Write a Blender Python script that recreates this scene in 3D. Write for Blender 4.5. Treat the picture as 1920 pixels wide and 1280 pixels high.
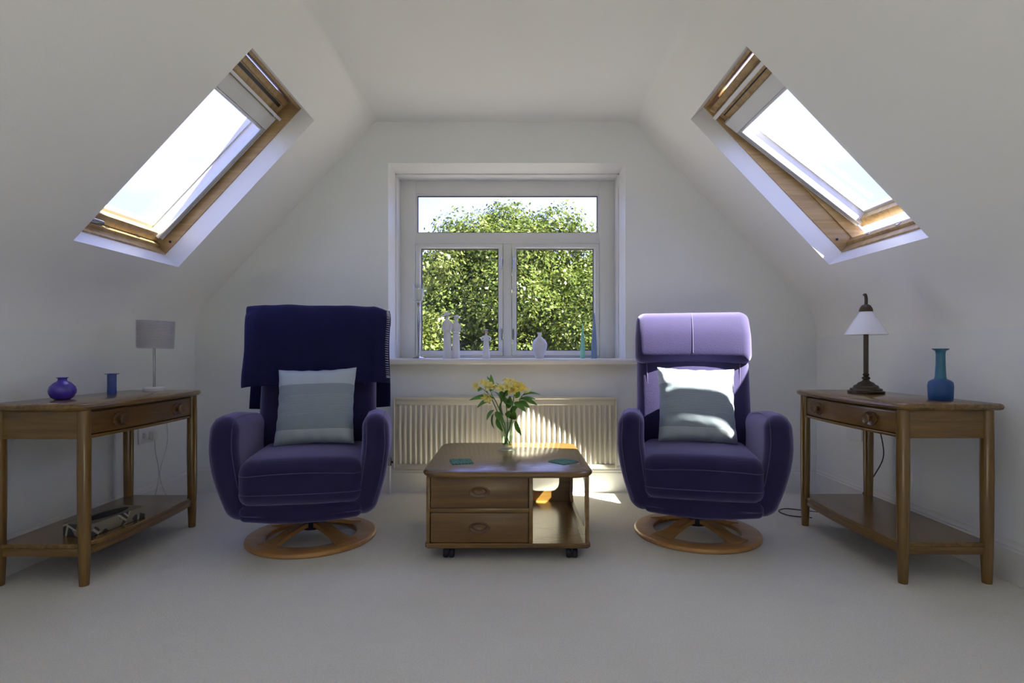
import bpy, bmesh, math, random
import numpy as np
from mathutils import Vector, Matrix
random.seed(7); np.random.seed(7)
for o in list(bpy.data.objects): bpy.data.objects.remove(o)
scene = bpy.context.scene
C = scene.collection
R = math.radians
PI = math.pi

# ------------------------------------------------------------------ camera
cam_d = bpy.data.cameras.new('camera'); cam = bpy.data.objects.new('camera', cam_d); C.objects.link(cam)
CAMZ = 0.92
cam.location = (0, 0, CAMZ); cam.rotation_euler = (R(90), 0, 0)
cam_d.sensor_width = 36; cam_d.lens = 1050 / 1920 * 36
cam_d.shift_y = 20 / 1920
cam_d.clip_start = 0.05; cam_d.clip_end = 500
scene.camera = cam

# ------------------------------------------------------------------ sky
w = bpy.data.worlds.new('sky'); scene.world = w; w.use_nodes = True
nt = w.node_tree; nt.nodes.clear()
N = nt.nodes.new; L = nt.links.new
tc = N('ShaderNodeTexCoord'); mp = N('ShaderNodeMapping'); mp.inputs['Scale'].default_value = (1.6, 1.6, 3.2); mp.inputs['Location'].default_value = (2.0, 0.7, 0.1)
nz = N('ShaderNodeTexNoise'); nz.inputs['Scale'].default_value = 1.5; nz.inputs['Detail'].default_value = 6; nz.inputs['Roughness'].default_value = 0.55
rp = N('ShaderNodeValToRGB'); rp.color_ramp.elements[0].position = 0.47; rp.color_ramp.elements[1].position = 0.68
rp.color_ramp.elements[0].color = (0.19, 0.235, 0.58, 1); rp.color_ramp.elements[1].color = (0.31, 0.355, 0.62, 1)
bg = N('ShaderNodeBackground'); bg.inputs['Strength'].default_value = 0.64
ow = N('ShaderNodeOutputWorld')
L(tc.outputs['Generated'], mp.inputs['Vector']); L(mp.outputs[0], nz.inputs['Vector']); L(nz.outputs['Fac'], rp.inputs['Fac'])
L(rp.outputs['Color'], bg.inputs['Color']); L(bg.outputs[0], ow.inputs['Surface'])

# ------------------------------------------------------------------ sun
sd = bpy.data.lights.new('sun', 'SUN'); sun = bpy.data.objects.new('sun', sd); C.objects.link(sun)
sd.energy = 6.0; sd.angle = R(0.6); sd.color = (1.0, 0.95, 0.84)
sun.rotation_euler = Vector((-0.75, 0.345, -1.0)).to_track_quat('-Z', 'Y').to_euler()
sun.location = (8, -4, 12)

vs = scene.view_settings
vs.view_transform = 'Standard'; vs.look = 'None'; vs.gamma = 1; vs.exposure = 3.0; vs.use_curve_mapping = False

# ------------------------------------------------------------------ helpers
class MB:
    def __init__(s): s.v = []; s.f = []
    def add(s, verts, faces, M=None):
        b = len(s.v)
        for p in verts:
            p = Vector(p)
            s.v.append(M @ p if M is not None else p)
        s.f += [tuple(i + b for i in f) for f in faces]
        return s
    def box(s, x0, x1, y0, y1, z0, z1, r=0.0, M=None, steps=1):
        if r <= 0:
            v = [(x, y, z) for x in (x0, x1) for y in (y0, y1) for z in (z0, z1)]
            return s.add(v, [(0,1,3,2),(4,6,7,5),(0,4,5,1),(2,3,7,6),(0,2,6,4),(1,5,7,3)], M)
        return s.rbox(((x0+x1)/2, (y0+y1)/2, (z0+z1)/2), (abs(x1-x0), abs(y1-y0), abs(z1-z0)), r, steps, 1, None, M)
    def rbox(s, c, size, r, steps=3, mid=4, deform=None, M=None):
        h = [q / 2 for q in size]
        r = min(r, *[q * .999 for q in h])
        ax = []
        for k in range(3):
            a = h[k] - r
            pos = [a + r * math.tan(R(45) * i / steps) for i in range(0, steps + 1)]
            m = [-a + 2 * a * i / mid for i in range(0, mid + 1)] if a > 1e-6 else [0.0]
            ax.append([-p for p in reversed(pos[1:])] + m + pos[1:])
        cache = {}; verts = []; faces = []
        def vid(p):
            key = tuple(round(q, 6) for q in p)
            if key in cache: return cache[key]
            inn = [max(-(h[k]-r), min(h[k]-r, p[k])) for k in range(3)]
            d = Vector(p) - Vector(inn)
            q = Vector(inn) + (d.normalized() * r if d.length > 1e-9 else d)
            if deform: q = Vector(deform(q))
            cache[key] = len(verts); verts.append(q + Vector(c)); return cache[key]
        for k in range(3):
            a, b = [(1, 2), (2, 0), (0, 1)][k]
            for sg in (-1, 1):
                A, B = ax[a], ax[b]
                for i in range(len(A) - 1):
                    for j in range(len(B) - 1):
                        q = []
                        for (ii, jj) in ((i, j), (i+1, j), (i+1, j+1), (i, j+1)):
                            p = [0, 0, 0]; p[k] = sg * h[k]; p[a] = A[ii]; p[b] = B[jj]; q.append(vid(p))
                        if len(set(q)) >= 3: faces.append(tuple(q if sg > 0 else q[::-1]))
        return s.add(verts, faces, M)
    def lathe(s, prof, n=32, c=(0,0,0), sx=1, sy=1, M=None):
        v = []; f = []; rings = []
        for (r, z) in prof:
            if r < 1e-6: rings.append([len(v)]); v.append((c[0], c[1], c[2]+z))
            else:
                rings.append(list(range(len(v), len(v)+n)))
                v += [(c[0]+r*sx*math.cos(2*PI*i/n), c[1]+r*sy*math.sin(2*PI*i/n), c[2]+z) for i in range(n)]
        for a, b in zip(rings[:-1], rings[1:]):
            if len(a) == 1 and len(b) == 1: continue
            for i in range(n):
                j = (i+1) % n
                if len(a) == 1: f.append((a[0], b[j], b[i]))
                elif len(b) == 1: f.append((a[i], a[j], b[0]))
                else: f.append((a[i], a[j], b[j], b[i]))
        return s.add(v, f, M)
    def tube(s, pts, rad, n=8, M=None, flat=1.0):
        pts = [Vector(p) for p in pts]; m = len(pts)
        rads = rad if isinstance(rad, (list, tuple)) else [rad] * m
        v = []; f = []; up = None
        for i, p in enumerate(pts):
            t = (pts[min(i+1, m-1)] - pts[max(i-1, 0)]).normalized()
            if up is None:
                up = Vector((0,0,1)) if abs(t.z) < .9 else Vector((1,0,0))
            a = (up - t * up.dot(t)).normalized(); b = t.cross(a); up = a
            v += [p + (a*math.cos(2*PI*k/n) + b*math.sin(2*PI*k/n)*flat) * rads[i] for k in range(n)]
        for i in range(m-1):
            for k in range(n):
                k2 = (k+1) % n
                f.append((i*n+k, i*n+k2, (i+1)*n+k2, (i+1)*n+k))
        f.append(tuple(range(n))[::-1]); f.append(tuple((m-1)*n+k for k in range(n)))
        return s.add(v, f, M)
    def slab(s, outline, prof, M=None):
        """outline: ccw 2d points; prof: list of (inset, z)"""
        n = len(outline); P = [Vector(p) for p in outline]
        nor = []
        for i in range(n):
            e1 = (P[i]-P[i-1]).normalized(); e2 = (P[(i+1) % n]-P[i]).normalized()
            n1 = Vector((-e1.y, e1.x)); n2 = Vector((-e2.y, e2.x)); q = n1+n2
            q = q.normalized(); q = q / max(.5, q.dot(n1)); nor.append(q)
        v = []; f = []
        for (ins, z) in prof:
            v += [(P[i].x+nor[i].x*ins, P[i].y+nor[i].y*ins, z) for i in range(n)]
        for k in range(len(prof)-1):
            for i in range(n):
                j = (i+1) % n
                f.append((k*n+i, k*n+j, (k+1)*n+j, (k+1)*n+i))
        f.append(tuple(range(n))[::-1]); f.append(tuple((len(prof)-1)*n+i for i in range(n)))
        return s.add(v, f, M)
    def build(s, name, m, parent=None, smooth=35, M=None, kind=None):
        me = bpy.data.meshes.new(name)
        vv = [(M @ p if M is not None else p) for p in s.v]
        me.from_pydata([tuple(p) for p in vv], [], s.f)
        bm = bmesh.new(); bm.from_mesh(me); bmesh.ops.recalc_face_normals(bm, faces=bm.faces)
        for fc in bm.faces: fc.smooth = smooth > 0
        bm.to_mesh(me); bm.free()
        if 0 < smooth < 180: me.set_sharp_from_angle(angle=R(smooth))
        if m: me.materials.append(m)
        o = bpy.data.objects.new(name, me); C.objects.link(o)
        if parent: o.parent = parent
        if kind: o['kind'] = kind
        return o

def empty(name, loc=(0,0,0), rz=0):
    o = bpy.data.objects.new(name, None); C.objects.link(o); o.location = loc; o.rotation_euler = (0, 0, rz)
    o.empty_display_size = .05
    return o
def tag(o, label=None, cat=None, group=None, kind=None):
    if label: o['label'] = label
    if cat: o['category'] = cat
    if group: o['group'] = group
    if kind: o['kind'] = kind
    return o
def copy_obj(o, parent, loc=None):
    c = o.copy(); C.objects.link(c); c.parent = parent
    if loc is not None: c.location = loc
    return c
def smoothpath(pts, n=8):
    P = [Vector(p) for p in pts]; out = []
    for i in range(len(P)-1):
        p0 = P[max(i-1,0)]; p1 = P[i]; p2 = P[i+1]; p3 = P[min(i+2, len(P)-1)]
        for k in range(n):
            t = k/n
            out.append(0.5*((2*p1)+(p2-p0)*t+(2*p0-5*p1+4*p2-p3)*t*t+(3*p1-p0-3*p2+p3)*t**3))
    out.append(P[-1]); return out
def rrect(x0, x1, y0, y1, r, seg=6, bulge=(0,0)):
    pts = []
    for (cx, cy, a0) in ((x1-r, y0+r, -90), (x1-r, y1-r, 0), (x0+r, y1-r, 90), (x0+r, y0+r, 180)):
        for i in range(seg+1):
            a = R(a0 + 90*i/seg); pts.append((cx+r*math.cos(a), cy+r*math.sin(a)))
    return pts

# ------------------------------------------------------------------ materials
def newmat(name):
    m = bpy.data.materials.new(name); m.use_nodes = True; t = m.node_tree
    return m, t, t.nodes['Principled BSDF'], t.nodes.new, t.links.new
def mat(name, col, rough=.5, metal=0, var=.06, scale=8, bump=0, bscale=200, spec=.5, sheen=0, sheen_tint=(1,1,1), trans=0, coat=0):
    m, t, b, n, l = newmat(name)
    tcn = n('ShaderNodeTexCoord'); nzn = n('ShaderNodeTexNoise'); nzn.inputs['Scale'].default_value = scale; nzn.inputs['Detail'].default_value = 4
    l(tcn.outputs['Object'], nzn.inputs['Vector'])
    mx = n('ShaderNodeMixRGB'); mx.inputs[1].default_value = (*[c*(1-var) for c in col], 1); mx.inputs[2].default_value = (*[min(1, c*(1+var)) for c in col], 1)
    l(nzn.outputs['Fac'], mx.inputs[0]); l(mx.outputs[0], b.inputs['Base Color'])
    b.inputs['Roughness'].default_value = rough; b.inputs['Metallic'].default_value = metal
    b.inputs['Specular IOR Level'].default_value = spec
    if sheen:
        b.inputs['Sheen Weight'].default_value = sheen; b.inputs['Sheen Roughness'].default_value = .5; b.inputs['Sheen Tint'].default_value = (*sheen_tint, 1)
    if trans: b.inputs['Transmission Weight'].default_value = trans
    if coat: b.inputs['Coat Weight'].default_value = coat; b.inputs['Coat Roughness'].default_value = .15
    if bump:
        n2 = n('ShaderNodeTexNoise'); n2.inputs['Scale'].default_value = bscale; n2.inputs['Detail'].default_value = 3
        l(tcn.outputs['Object'], n2.inputs['Vector'])
        bp = n('ShaderNodeBump'); bp.inputs['Strength'].default_value = bump; bp.inputs['Distance'].default_value = .004
        l(n2.outputs['Fac'], bp.inputs['Height']); l(bp.outputs[0], b.inputs['Normal'])
    return m
def wood(name, c1, c2, axis='x', rough=.35, scale=1.0, coat=.25):
    m, t, b, n, l = newmat(name)
    tcn = n('ShaderNodeTexCoord'); mpn = n('ShaderNodeMapping')
    s = [26*scale]*3; s['xyz'.index(axis)] = 1.6*scale
    mpn.inputs['Scale'].default_value = s; l(tcn.outputs['Object'], mpn.inputs['Vector'])
    n1 = n('ShaderNodeTexNoise'); n1.inputs['Scale'].default_value = 1.0; n1.inputs['Detail'].default_value = 5; n1.inputs['Distortion'].default_value = 1.3
    l(mpn.outputs[0], n1.inputs['Vector'])
    n2 = n('ShaderNodeTexNoise'); n2.inputs['Scale'].default_value = 5.0; n2.inputs['Detail'].default_value = 3; l(mpn.outputs[0], n2.inputs['Vector'])
    ad_ = n('ShaderNodeMath'); ad_.operation = 'MULTIPLY_ADD'; ad_.inputs[1].default_value = .35; l(n2.outputs['Fac'], ad_.inputs[0]); l(n1.outputs['Fac'], ad_.inputs[2])
    r_ = n('ShaderNodeValToRGB'); e = r_.color_ramp.elements; e[0].position = .42; e[0].color = (*c2, 1); e[1].position = .82; e[1].color = (*c1, 1)
    l(ad_.outputs[0], r_.inputs['Fac']); l(r_.outputs[0], b.inputs['Base Color'])
    b.inputs['Roughness'].default_value = rough; b.inputs['Coat Weight'].default_value = coat; b.inputs['Coat Roughness'].default_value = .2
    bp = n('ShaderNodeBump'); bp.inputs['Strength'].default_value = .08; bp.inputs['Distance'].default_value = .002
    l(n2.outputs['Fac'], bp.inputs['Height']); l(bp.outputs[0], b.inputs['Normal'])
    return m
def glass(name, tint=(1,1,1), refl=.06, rough=.02):
    m, t, b, n, l = newmat(name); t.nodes.remove(b)
    tr = n('ShaderNodeBsdfTransparent'); tr.inputs[0].default_value = (*tint, 1)
    gl = n('ShaderNodeBsdfGlossy'); gl.inputs['Roughness'].default_value = rough
    lw = n('ShaderNodeLayerWeight'); lw.inputs[0].default_value = .5
    pw = n('ShaderNodeMath'); pw.operation = 'POWER'; pw.inputs[1].default_value = 5.0; l(lw.outputs['Facing'], pw.inputs[0])
    mlt = n('ShaderNodeMath'); mlt.operation = 'MULTIPLY_ADD'; mlt.inputs[1].default_value = .6; mlt.inputs[2].default_value = refl; l(pw.outputs[0], mlt.inputs[0])
    mx = n('ShaderNodeMixShader'); l(mlt.outputs[0], mx.inputs[0]); l(tr.outputs[0], mx.inputs[1]); l(gl.outputs[0], mx.inputs[2])
    l(mx.outputs[0], t.nodes['Material Output'].inputs[0])
    return m

M_wall = mat('wall_paint', (.835,.855,.835), .85, var=.02, scale=2.5, bump=.12, bscale=130, spec=.2)
M_ceil = mat('ceiling_paint', (.87,.865,.825), .9, var=.02, scale=2, bump=.10, bscale=120, spec=.2)
M_gloss = mat('white_gloss_paint', (.80,.80,.77), .35, var=.02, scale=5)
M_sillm = mat('sill_paint', (.78,.77,.73), .4, var=.03, scale=5)
M_upvc = mat('window_frame_white', (.78,.78,.75), .32, var=.015, scale=4)
M_gasket = mat('black_gasket', (.02,.02,.022), .6)
M_glass = glass('window_glass', (.98,.99,.985), .018)
M_vglass = glass('clear_vase_glass', (.90,.96,.91), .10)
M_water = glass('water', (.86,.93,.84), .06)
M_pine = wood('pine', (.50,.36,.17), (.34,.21,.085), 'x', .5, .7, .05)
M_pineS = wood('pine_stile', (.50,.36,.17), (.34,.21,.085), 'z', .5, .7, .05)
M_alu = mat('aluminium_channel', (.62,.63,.65), .35, metal=.5, var=.03)
M_whitepl = mat('white_plastic', (.78,.78,.77), .4, var=.02)
M_blindfab = mat('blind_fabric', (.72,.73,.70), .8, var=.03, bump=.1, bscale=300)
M_blackm = mat('dark_metal', (.03,.03,.035), .4, metal=.6)
M_darkclad = mat('dark_cladding', (.07,.06,.055), .55)
EL1, EL2 = (.215,.120,.026), (.108,.055,.011)
M_elm = {a: wood('elm_'+a, EL1, EL2, a, .24, 1.0, .4) for a in 'xyz'}
M_elm_d = wood('elm_drawer', (.205,.108,.024), (.09,.043,.010), 'x', .33, .55, .3)
M_knob = wood('elm_knob', (.17,.085,.026), (.10,.045,.013), 'x', .3, 1.2, .3)
M_beech = wood('beech_base', (.56,.30,.10), (.42,.20,.055), 'x', .3, .8, .4)
M_velvet = mat('purple_velvet', (.018,.014,.056), .75, var=.22, scale=9, bump=.25, bscale=260, spec=.12, sheen=.75, sheen_tint=(.62,.56,1.0))
M_seam = mat('purple_piping', (.055,.048,.125), .8, var=.1, sheen=.4, sheen_tint=(.8,.75,1))
M_blanket = mat('navy_fleece', (.012,.012,.050), .9, var=.2, scale=14, bump=.3, bscale=300, spec=.1, sheen=.22, sheen_tint=(.3,.3,.9))
M_stitch = mat('white_wool', (.62,.62,.68), .9)
M_chrome = mat('chrome', (.75,.76,.78), .12, metal=1, var=.02)
M_silver = mat('brushed_silver', (.42,.42,.43), .22, metal=1, var=.05)
M_rad = mat('radiator_cream', (.70,.66,.55), .42, var=.02)
M_white_cer = mat('white_ceramic', (.80,.80,.80), .35, var=.03)
M_bisque = mat('matte_white_bisque', (.78,.78,.80), .6, var=.03)
M_skin = mat('bisque_skin', (.62,.45,.38), .6)
M_hair = mat('bisque_hair', (.25,.17,.13), .6)
M_wax = mat('cream_wax', (.82,.80,.70), .5, var=.03)
M_green_wax = mat('mint_wax', (.28,.66,.50), .5, var=.05)
M_blue_wax = mat('slate_blue_wax', (.20,.30,.47), .5, var=.05)
M_bronze = mat('antique_bronze', (.075,.06,.038), .38, metal=.75, var=.25, scale=30)
M_opal = mat('opal_glass_shade', (.82,.82,.86), .25, var=.02, coat=.4)
M_shade = mat('grey_pleated_fabric', (.52,.51,.52), .8, var=.05, scale=30, bump=.1)
M_green_leaf = mat('flower_leaf', (.10,.26,.035), .45, var=.45, scale=30)
M_stem = mat('flower_stem', (.12,.27,.06), .5, var=.2)
M_petal = mat('yellow_petal', (.90,.80,.26), .55, var=.15, scale=60)
M_petal2 = mat('golden_petal', (.90,.70,.12), .55, var=.15, scale=60)
M_bud = mat('cream_bud', (.88,.86,.50), .5, var=.1, scale=40)
M_cord_w = mat('white_cord', (.55,.55,.56), .5)
M_cord_b = mat('black_cord', (.02,.02,.022), .5)

def carpet_mat():
    m, t, b, n, l = newmat('beige_carpet')
    tcn = n('ShaderNodeTexCoord')
    a = n('ShaderNodeTexNoise'); a.inputs['Scale'].default_value = 2.2; a.inputs['Detail'].default_value = 5; l(tcn.outputs['Object'], a.inputs['Vector'])
    c = n('ShaderNodeTexNoise'); c.inputs['Scale'].default_value = 170; c.inputs['Detail'].default_value = 3; l(tcn.outputs['Object'], c.inputs['Vector'])
    mx = n('ShaderNodeMixRGB'); mx.inputs[1].default_value = (.67,.65,.57,1); mx.inputs[2].default_value = (.77,.75,.67,1); l(a.outputs['Fac'], mx.inputs[0])
    m2 = n('ShaderNodeMixRGB'); m2.blend_type = 'OVERLAY'; m2.inputs[0].default_value = .35; l(mx.outputs[0], m2.inputs[1]); l(c.outputs['Fac'], m2.inputs[2])
    l(m2.outputs[0], b.inputs['Base Color']); b.inputs['Roughness'].default_value = .95; b.inputs['Specular IOR Level'].default_value = .1
    b.inputs['Sheen Weight'].default_value = .25
    bp = n('ShaderNodeBump'); bp.inputs['Strength'].default_value = .55; bp.inputs['Distance'].default_value = .006
    l(c.outputs['Fac'], bp.inputs['Height']); l(bp.outputs[0], b.inputs['Normal'])
    return m
M_carpet = carpet_mat()

# ------------------------------------------------------------------ room shell
YB, YR = 3.69, -2.6            # window wall, far end behind the camera
XL, XR, ZK_L, ZK_R, ZC = -2.09, 2.01, 1.16, 1.165, 2.437
XCL, XCR = -.902, .797
HY0, HY1 = 2.388, 3.137        # skylight openings along the room
RY0, RY1 = -1.00, -.251          # two added pairs, unseen behind the camera, letting in sun as bounced fill
RY2, RY3 = -2.20, -1.451
def fillet(p, q, r_, rad, n=8):
    p, q, r_ = Vector(p), Vector(q), Vector(r_)
    a = (p-q).normalized(); b = (r_-q).normalized(); ang = a.angle(b)
    T = rad / math.tan(ang/2); c = q + (a+b).normalized()*(rad/math.sin(ang/2))
    s0 = q+a*T-c; s1 = q+b*T-c; out = []; tot = s0.angle(s1)
    for i in range(n+1):
        t = i/n; out.append(c + (s0*math.sin((1-t)*tot)+s1*math.sin(t*tot))/math.sin(tot))
    return out
knL = fillet((XL,0), (XL,ZK_L), (XCL,ZC), .36); knR = fillet((XR,0), (XR,ZK_R), (XCR,ZC), .36)
cnL = fillet((XL,ZK_L), (XCL,ZC), (XCR,ZC), .05, 4); cnR = fillet((XR,ZK_R), (XCR,ZC), (XCL,ZC), .05, 4)

def struct(o): o['kind'] = 'structure'; return o
def extr(mb, pts, y0=YR, y1=YB):
    n = len(pts); mb.add([(p[0], y, p[1]) for p in pts for y in (y0, y1)], [(2*i, 2*i+1, 2*i+3, 2*i+2) for i in range(n-1)])
m = MB(); m.box(-2.6, 2.6, YR-.1, YB+.0, -.06, 0); struct(m.build('floor', M_carpet, smooth=0))
for side, X, kn in (('left', XL, knL), ('right', XR, knR)):
    m = MB(); extr(m, [(X, 0), tuple(kn[0])] ); sg = -1 if X < 0 else 1
    extr(m, [(X+sg*.08, 0), (X+sg*.08, kn[0].y)]); struct(m.build('wall_'+side, M_wall, smooth=0))
m = MB(); extr(m, [tuple(p) for p in cnL] + [tuple(p) for p in reversed(cnR)]); struct(m.build('ceiling', M_ceil, smooth=60))

SLOPE = {}
for side, kn, cn, hx0, hx1 in (('left', knL, cnL, -1.870, -1.107), ('right', knR, cnR, 1.777, 1.000)):
    a, b = kn[-1], cn[0]
    def at(x, a=a, b=b): return (x, a.y + (b.y-a.y)*(x-a.x)/(b.x-a.x))
    p0, p1 = at(hx0), at(hx1)
    m = MB(); extr(m, [tuple(p) for p in kn])
    for ya, yb in ((YR, RY2), (RY3, RY0), (RY1, HY0), (HY1, YB)): extr(m, [tuple(a), p0, p1, tuple(b)], ya, yb)
    for ya, yb in ((HY0, HY1), (RY0, RY1), (RY2, RY3)): extr(m, [tuple(a), p0], ya, yb); extr(m, [p1, tuple(b)], ya, yb)
    struct(m.build('ceiling_slope_'+side, M_ceil, smooth=30))
    O = Vector((p0[0], HY0, p0[1])); ev = Vector((p1[0]-p0[0], 0, p1[1]-p0[1])); Lv = ev.length; ev.normalize()
    en = Vector((-ev.z, 0, ev.x)) if side == 'left' else Vector((ev.z, 0, -ev.x))
    SLOPE[side] = (O, Matrix(((0, ev.x, en.x, 0), (1, ev.y, en.y, 0), (0, ev.z, en.z, 0), (0, 0, 0, 1))), Lv)

# window wall: gable polygon with the window opening
WX0, WX1, WZ0, WZ1 = -.815, .748, .84, 2.166
out = [(XL,0), *[tuple(p) for p in knL], *[tuple(p) for p in cnL], *[tuple(p) for p in reversed(cnR)], *[tuple(p) for p in reversed(knR)], (XR,0)]
def gable(name, Y, hole, material):
    bm = bmesh.new(); vs_ = [bm.verts.new((p[0], Y, p[1])) for p in out]; bm.faces.new(vs_)
    x0, x1, z0, z1 = hole or (9, 9, 9, 9)
    for co, no in () if hole is None else (((x0,0,0),(1,0,0)), ((x1,0,0),(1,0,0)), ((0,0,z0),(0,0,1)), ((0,0,z1),(0,0,1))):
        bmesh.ops.bisect_plane(bm, geom=bm.verts[:]+bm.edges[:]+bm.faces[:], plane_co=co, plane_no=no)
    kill = [f for f in bm.faces if x0 < f.calc_center_median().x < x1 and z0 < f.calc_center_median().z < z1]
    bmesh.ops.delete(bm, geom=kill, context='FACES')
    me = bpy.data.meshes.new(name); bm.to_mesh(me); bm.free(); me.materials.append(material)
    o = bpy.data.objects.new(name, me); C.objects.link(o); return struct(o)
gable('wall_back', YB, (WX0, WX1, WZ0, WZ1), M_wall)
gable('wall_front', YR, None, M_wall)

# window reveal (white painted): outer splay and inner lip
def frame4(mb, x0, x1, z0, z1, y0, y1, w):
    """rectangular ring of width w lying inside x0..x1, z0..z1"""
    mb.box(x0, x1, y0, y1, z1-w, z1); mb.box(x0, x1, y0, y1, z0, z0+w)
    mb.box(x0, x0+w, y0, y1, z0+w, z1-w); mb.box(x1-w, x1, y0, y1, z0+w, z1-w)
m = MB()
def tunnel(mb, x0, x1, z0, z1, ya, yb):
    P = [(x0,z0),(x0,z1),(x1,z1),(x1,z0)]
    mb.add([(p[0], y, p[1]) for p in P for y in (ya, yb)], [(0,1,3,2),(2,3,5,4),(4,5,7,6)])
tunnel(m, WX0, WX1, WZ0, WZ1, YB, 3.915)
struct(m.build('trim_1', M_gloss, smooth=0))
m = MB(); g = .009
m.box(WX0, WX0+g, 3.915, 4.07, .84, WZ1); m.box(WX1-g, WX1, 3.915, 4.07, .84, WZ1); m.box(WX0, WX1, 3.915, 4.07, WZ1-g, WZ1+.02)
struct(m.build('trim_2', M_gloss, smooth=0))
# back of the wall thickness
m = MB(); 
for (a, b, c, d) in ((-2.2, WX0, -.1, 2.6), (WX1, 2.2, -.1, 2.6), (WX0, WX1, -.1, .84), (WX0, WX1, WZ1+.02, 2.6)): m.box(a, b, 4.08, 4.12, c, d)
struct(m.build('wall_exterior', mat('render', (.6,.58,.55), .9), smooth=0))
# sill
m = MB()
m.rbox(((-.838+.812)/2, (3.628+4.06)/2, .8585), (.812+.838, 4.06-3.628, .038), .014, 3, 1)
sill = struct(m.build('window_sill', M_sillm, smooth=60)); tag(sill, 'cream painted sill board beneath the garden window')

FY = 4.045; S = FY/1050
def wx(px): return (px-960)*S
def wz(py): return CAMZ-(py-660)*S
win = empty('window_1', (0, 0, 0)); struct(win); tag(win, 'white casement window with top light above two sashes')
m = MB(); X0, X1, Z0, Z1 = wx(749), wx(1152), .8775, wz(338)
gx0, gx1 = wx(779), wx(1124)
m.box(X0, gx0, FY, FY+.06, Z0, Z1, .003); m.box(gx1, X1, FY, FY+.06, Z0, Z1, .003)
m.box(gx0, gx1, FY, FY+.06, wz(363), Z1, .003); m.box(gx0, gx1, FY, FY+.06, Z0, wz(667), .003)
m.build('window_frame', M_upvc, win)
MB().box(gx0, gx1, FY+.001, FY+.06, wz(457), wz(438.5), .004).build('transom', M_upvc, win)
MB().box(wx(943.5), wx(959.5), FY+.001, FY+.06, wz(667), wz(457), .004).build('mullion', M_upvc, win)
def pane(x0, x1, z0, z1, parent, bead):
    m = MB(); frame4(m, x0, x1, z0, z1, FY+.012, FY+.03, bead); m.build('glazing_bead', M_upvc, parent, smooth=0)
    m = MB(); frame4(m, x0+bead, x1-bead, z0+bead, z1-bead, FY+.018, FY+.04, .004); m.build('gasket', M_gasket, parent, smooth=0)
    MB().box(x0+bead, x1-bead, FY+.026, FY+.030, z0+bead, z1-bead).build('glass_pane', M_glass, parent, smooth=0)
pane(gx0, gx1, wz(438.5), wz(363), win, .012)
for (a, b, hs) in ((781, 943, 1), (960, 1122, -1)):
    m = MB(); x0, x1, z0, z1 = wx(a)+.001, wx(b)-.001, wz(666.5), wz(457.5)
    for bx_ in ((x0, x1, z1-.026, z1), (x0, x1, z0, z0+.030), (x0, x0+.026, z0+.03, z1-.026), (x1-.026, x1, z0+.03, z1-.026)):
        m.box(bx_[0], bx_[1], FY-.012, FY+.05, bx_[2], bx_[3], .003)
    s_ = m.build('sash', M_upvc, win)
    pane(x0+.026, x1-.026, z0+.030, z1-.026, s_, .006)
    hx = (x1-.008) if hs > 0 else (x0+.008)
    for zz in (wz(494), wz(627)):
        mm = MB(); mm.box(hx-.007, hx+.007, FY-.022, FY-.010, zz-.03, zz+.03, .003); mm.tube([(hx, FY-.024, zz-.04), (hx, FY-.024, zz+.04)], .005)
        mm.build('hinge', M_silver, s_)

# baseboards
bprof = [(0,0),(.018,0),(.018,.128),(.014,.134),(.014,.142),(.009,.150),(.006,.160),(.006,.165),(0,.165)]
def baseboard(name, p0, p1, nrm):
    p0, p1, nrm = Vector(p0), Vector(p1), Vector(nrm); n = len(bprof)
    m = MB(); m.add([p + nrm*d + Vector((0,0,z)) for p in (p0, p1) for (d, z) in bprof], [(i, i+1, n+i+1, n+i) for i in range(n-1)])
    struct(m.build(name, M_gloss, smooth=20))
baseboard('baseboard_back', (XL, YB, 0), (XR, YB, 0), (0,-1,0))
baseboard('baseboard_left', (XL, YR, 0), (XL, YB, 0), (1,0,0))
baseboard('baseboard_right', (XR, YR, 0), (XR, YB, 0), (-1,0,0))

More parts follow.
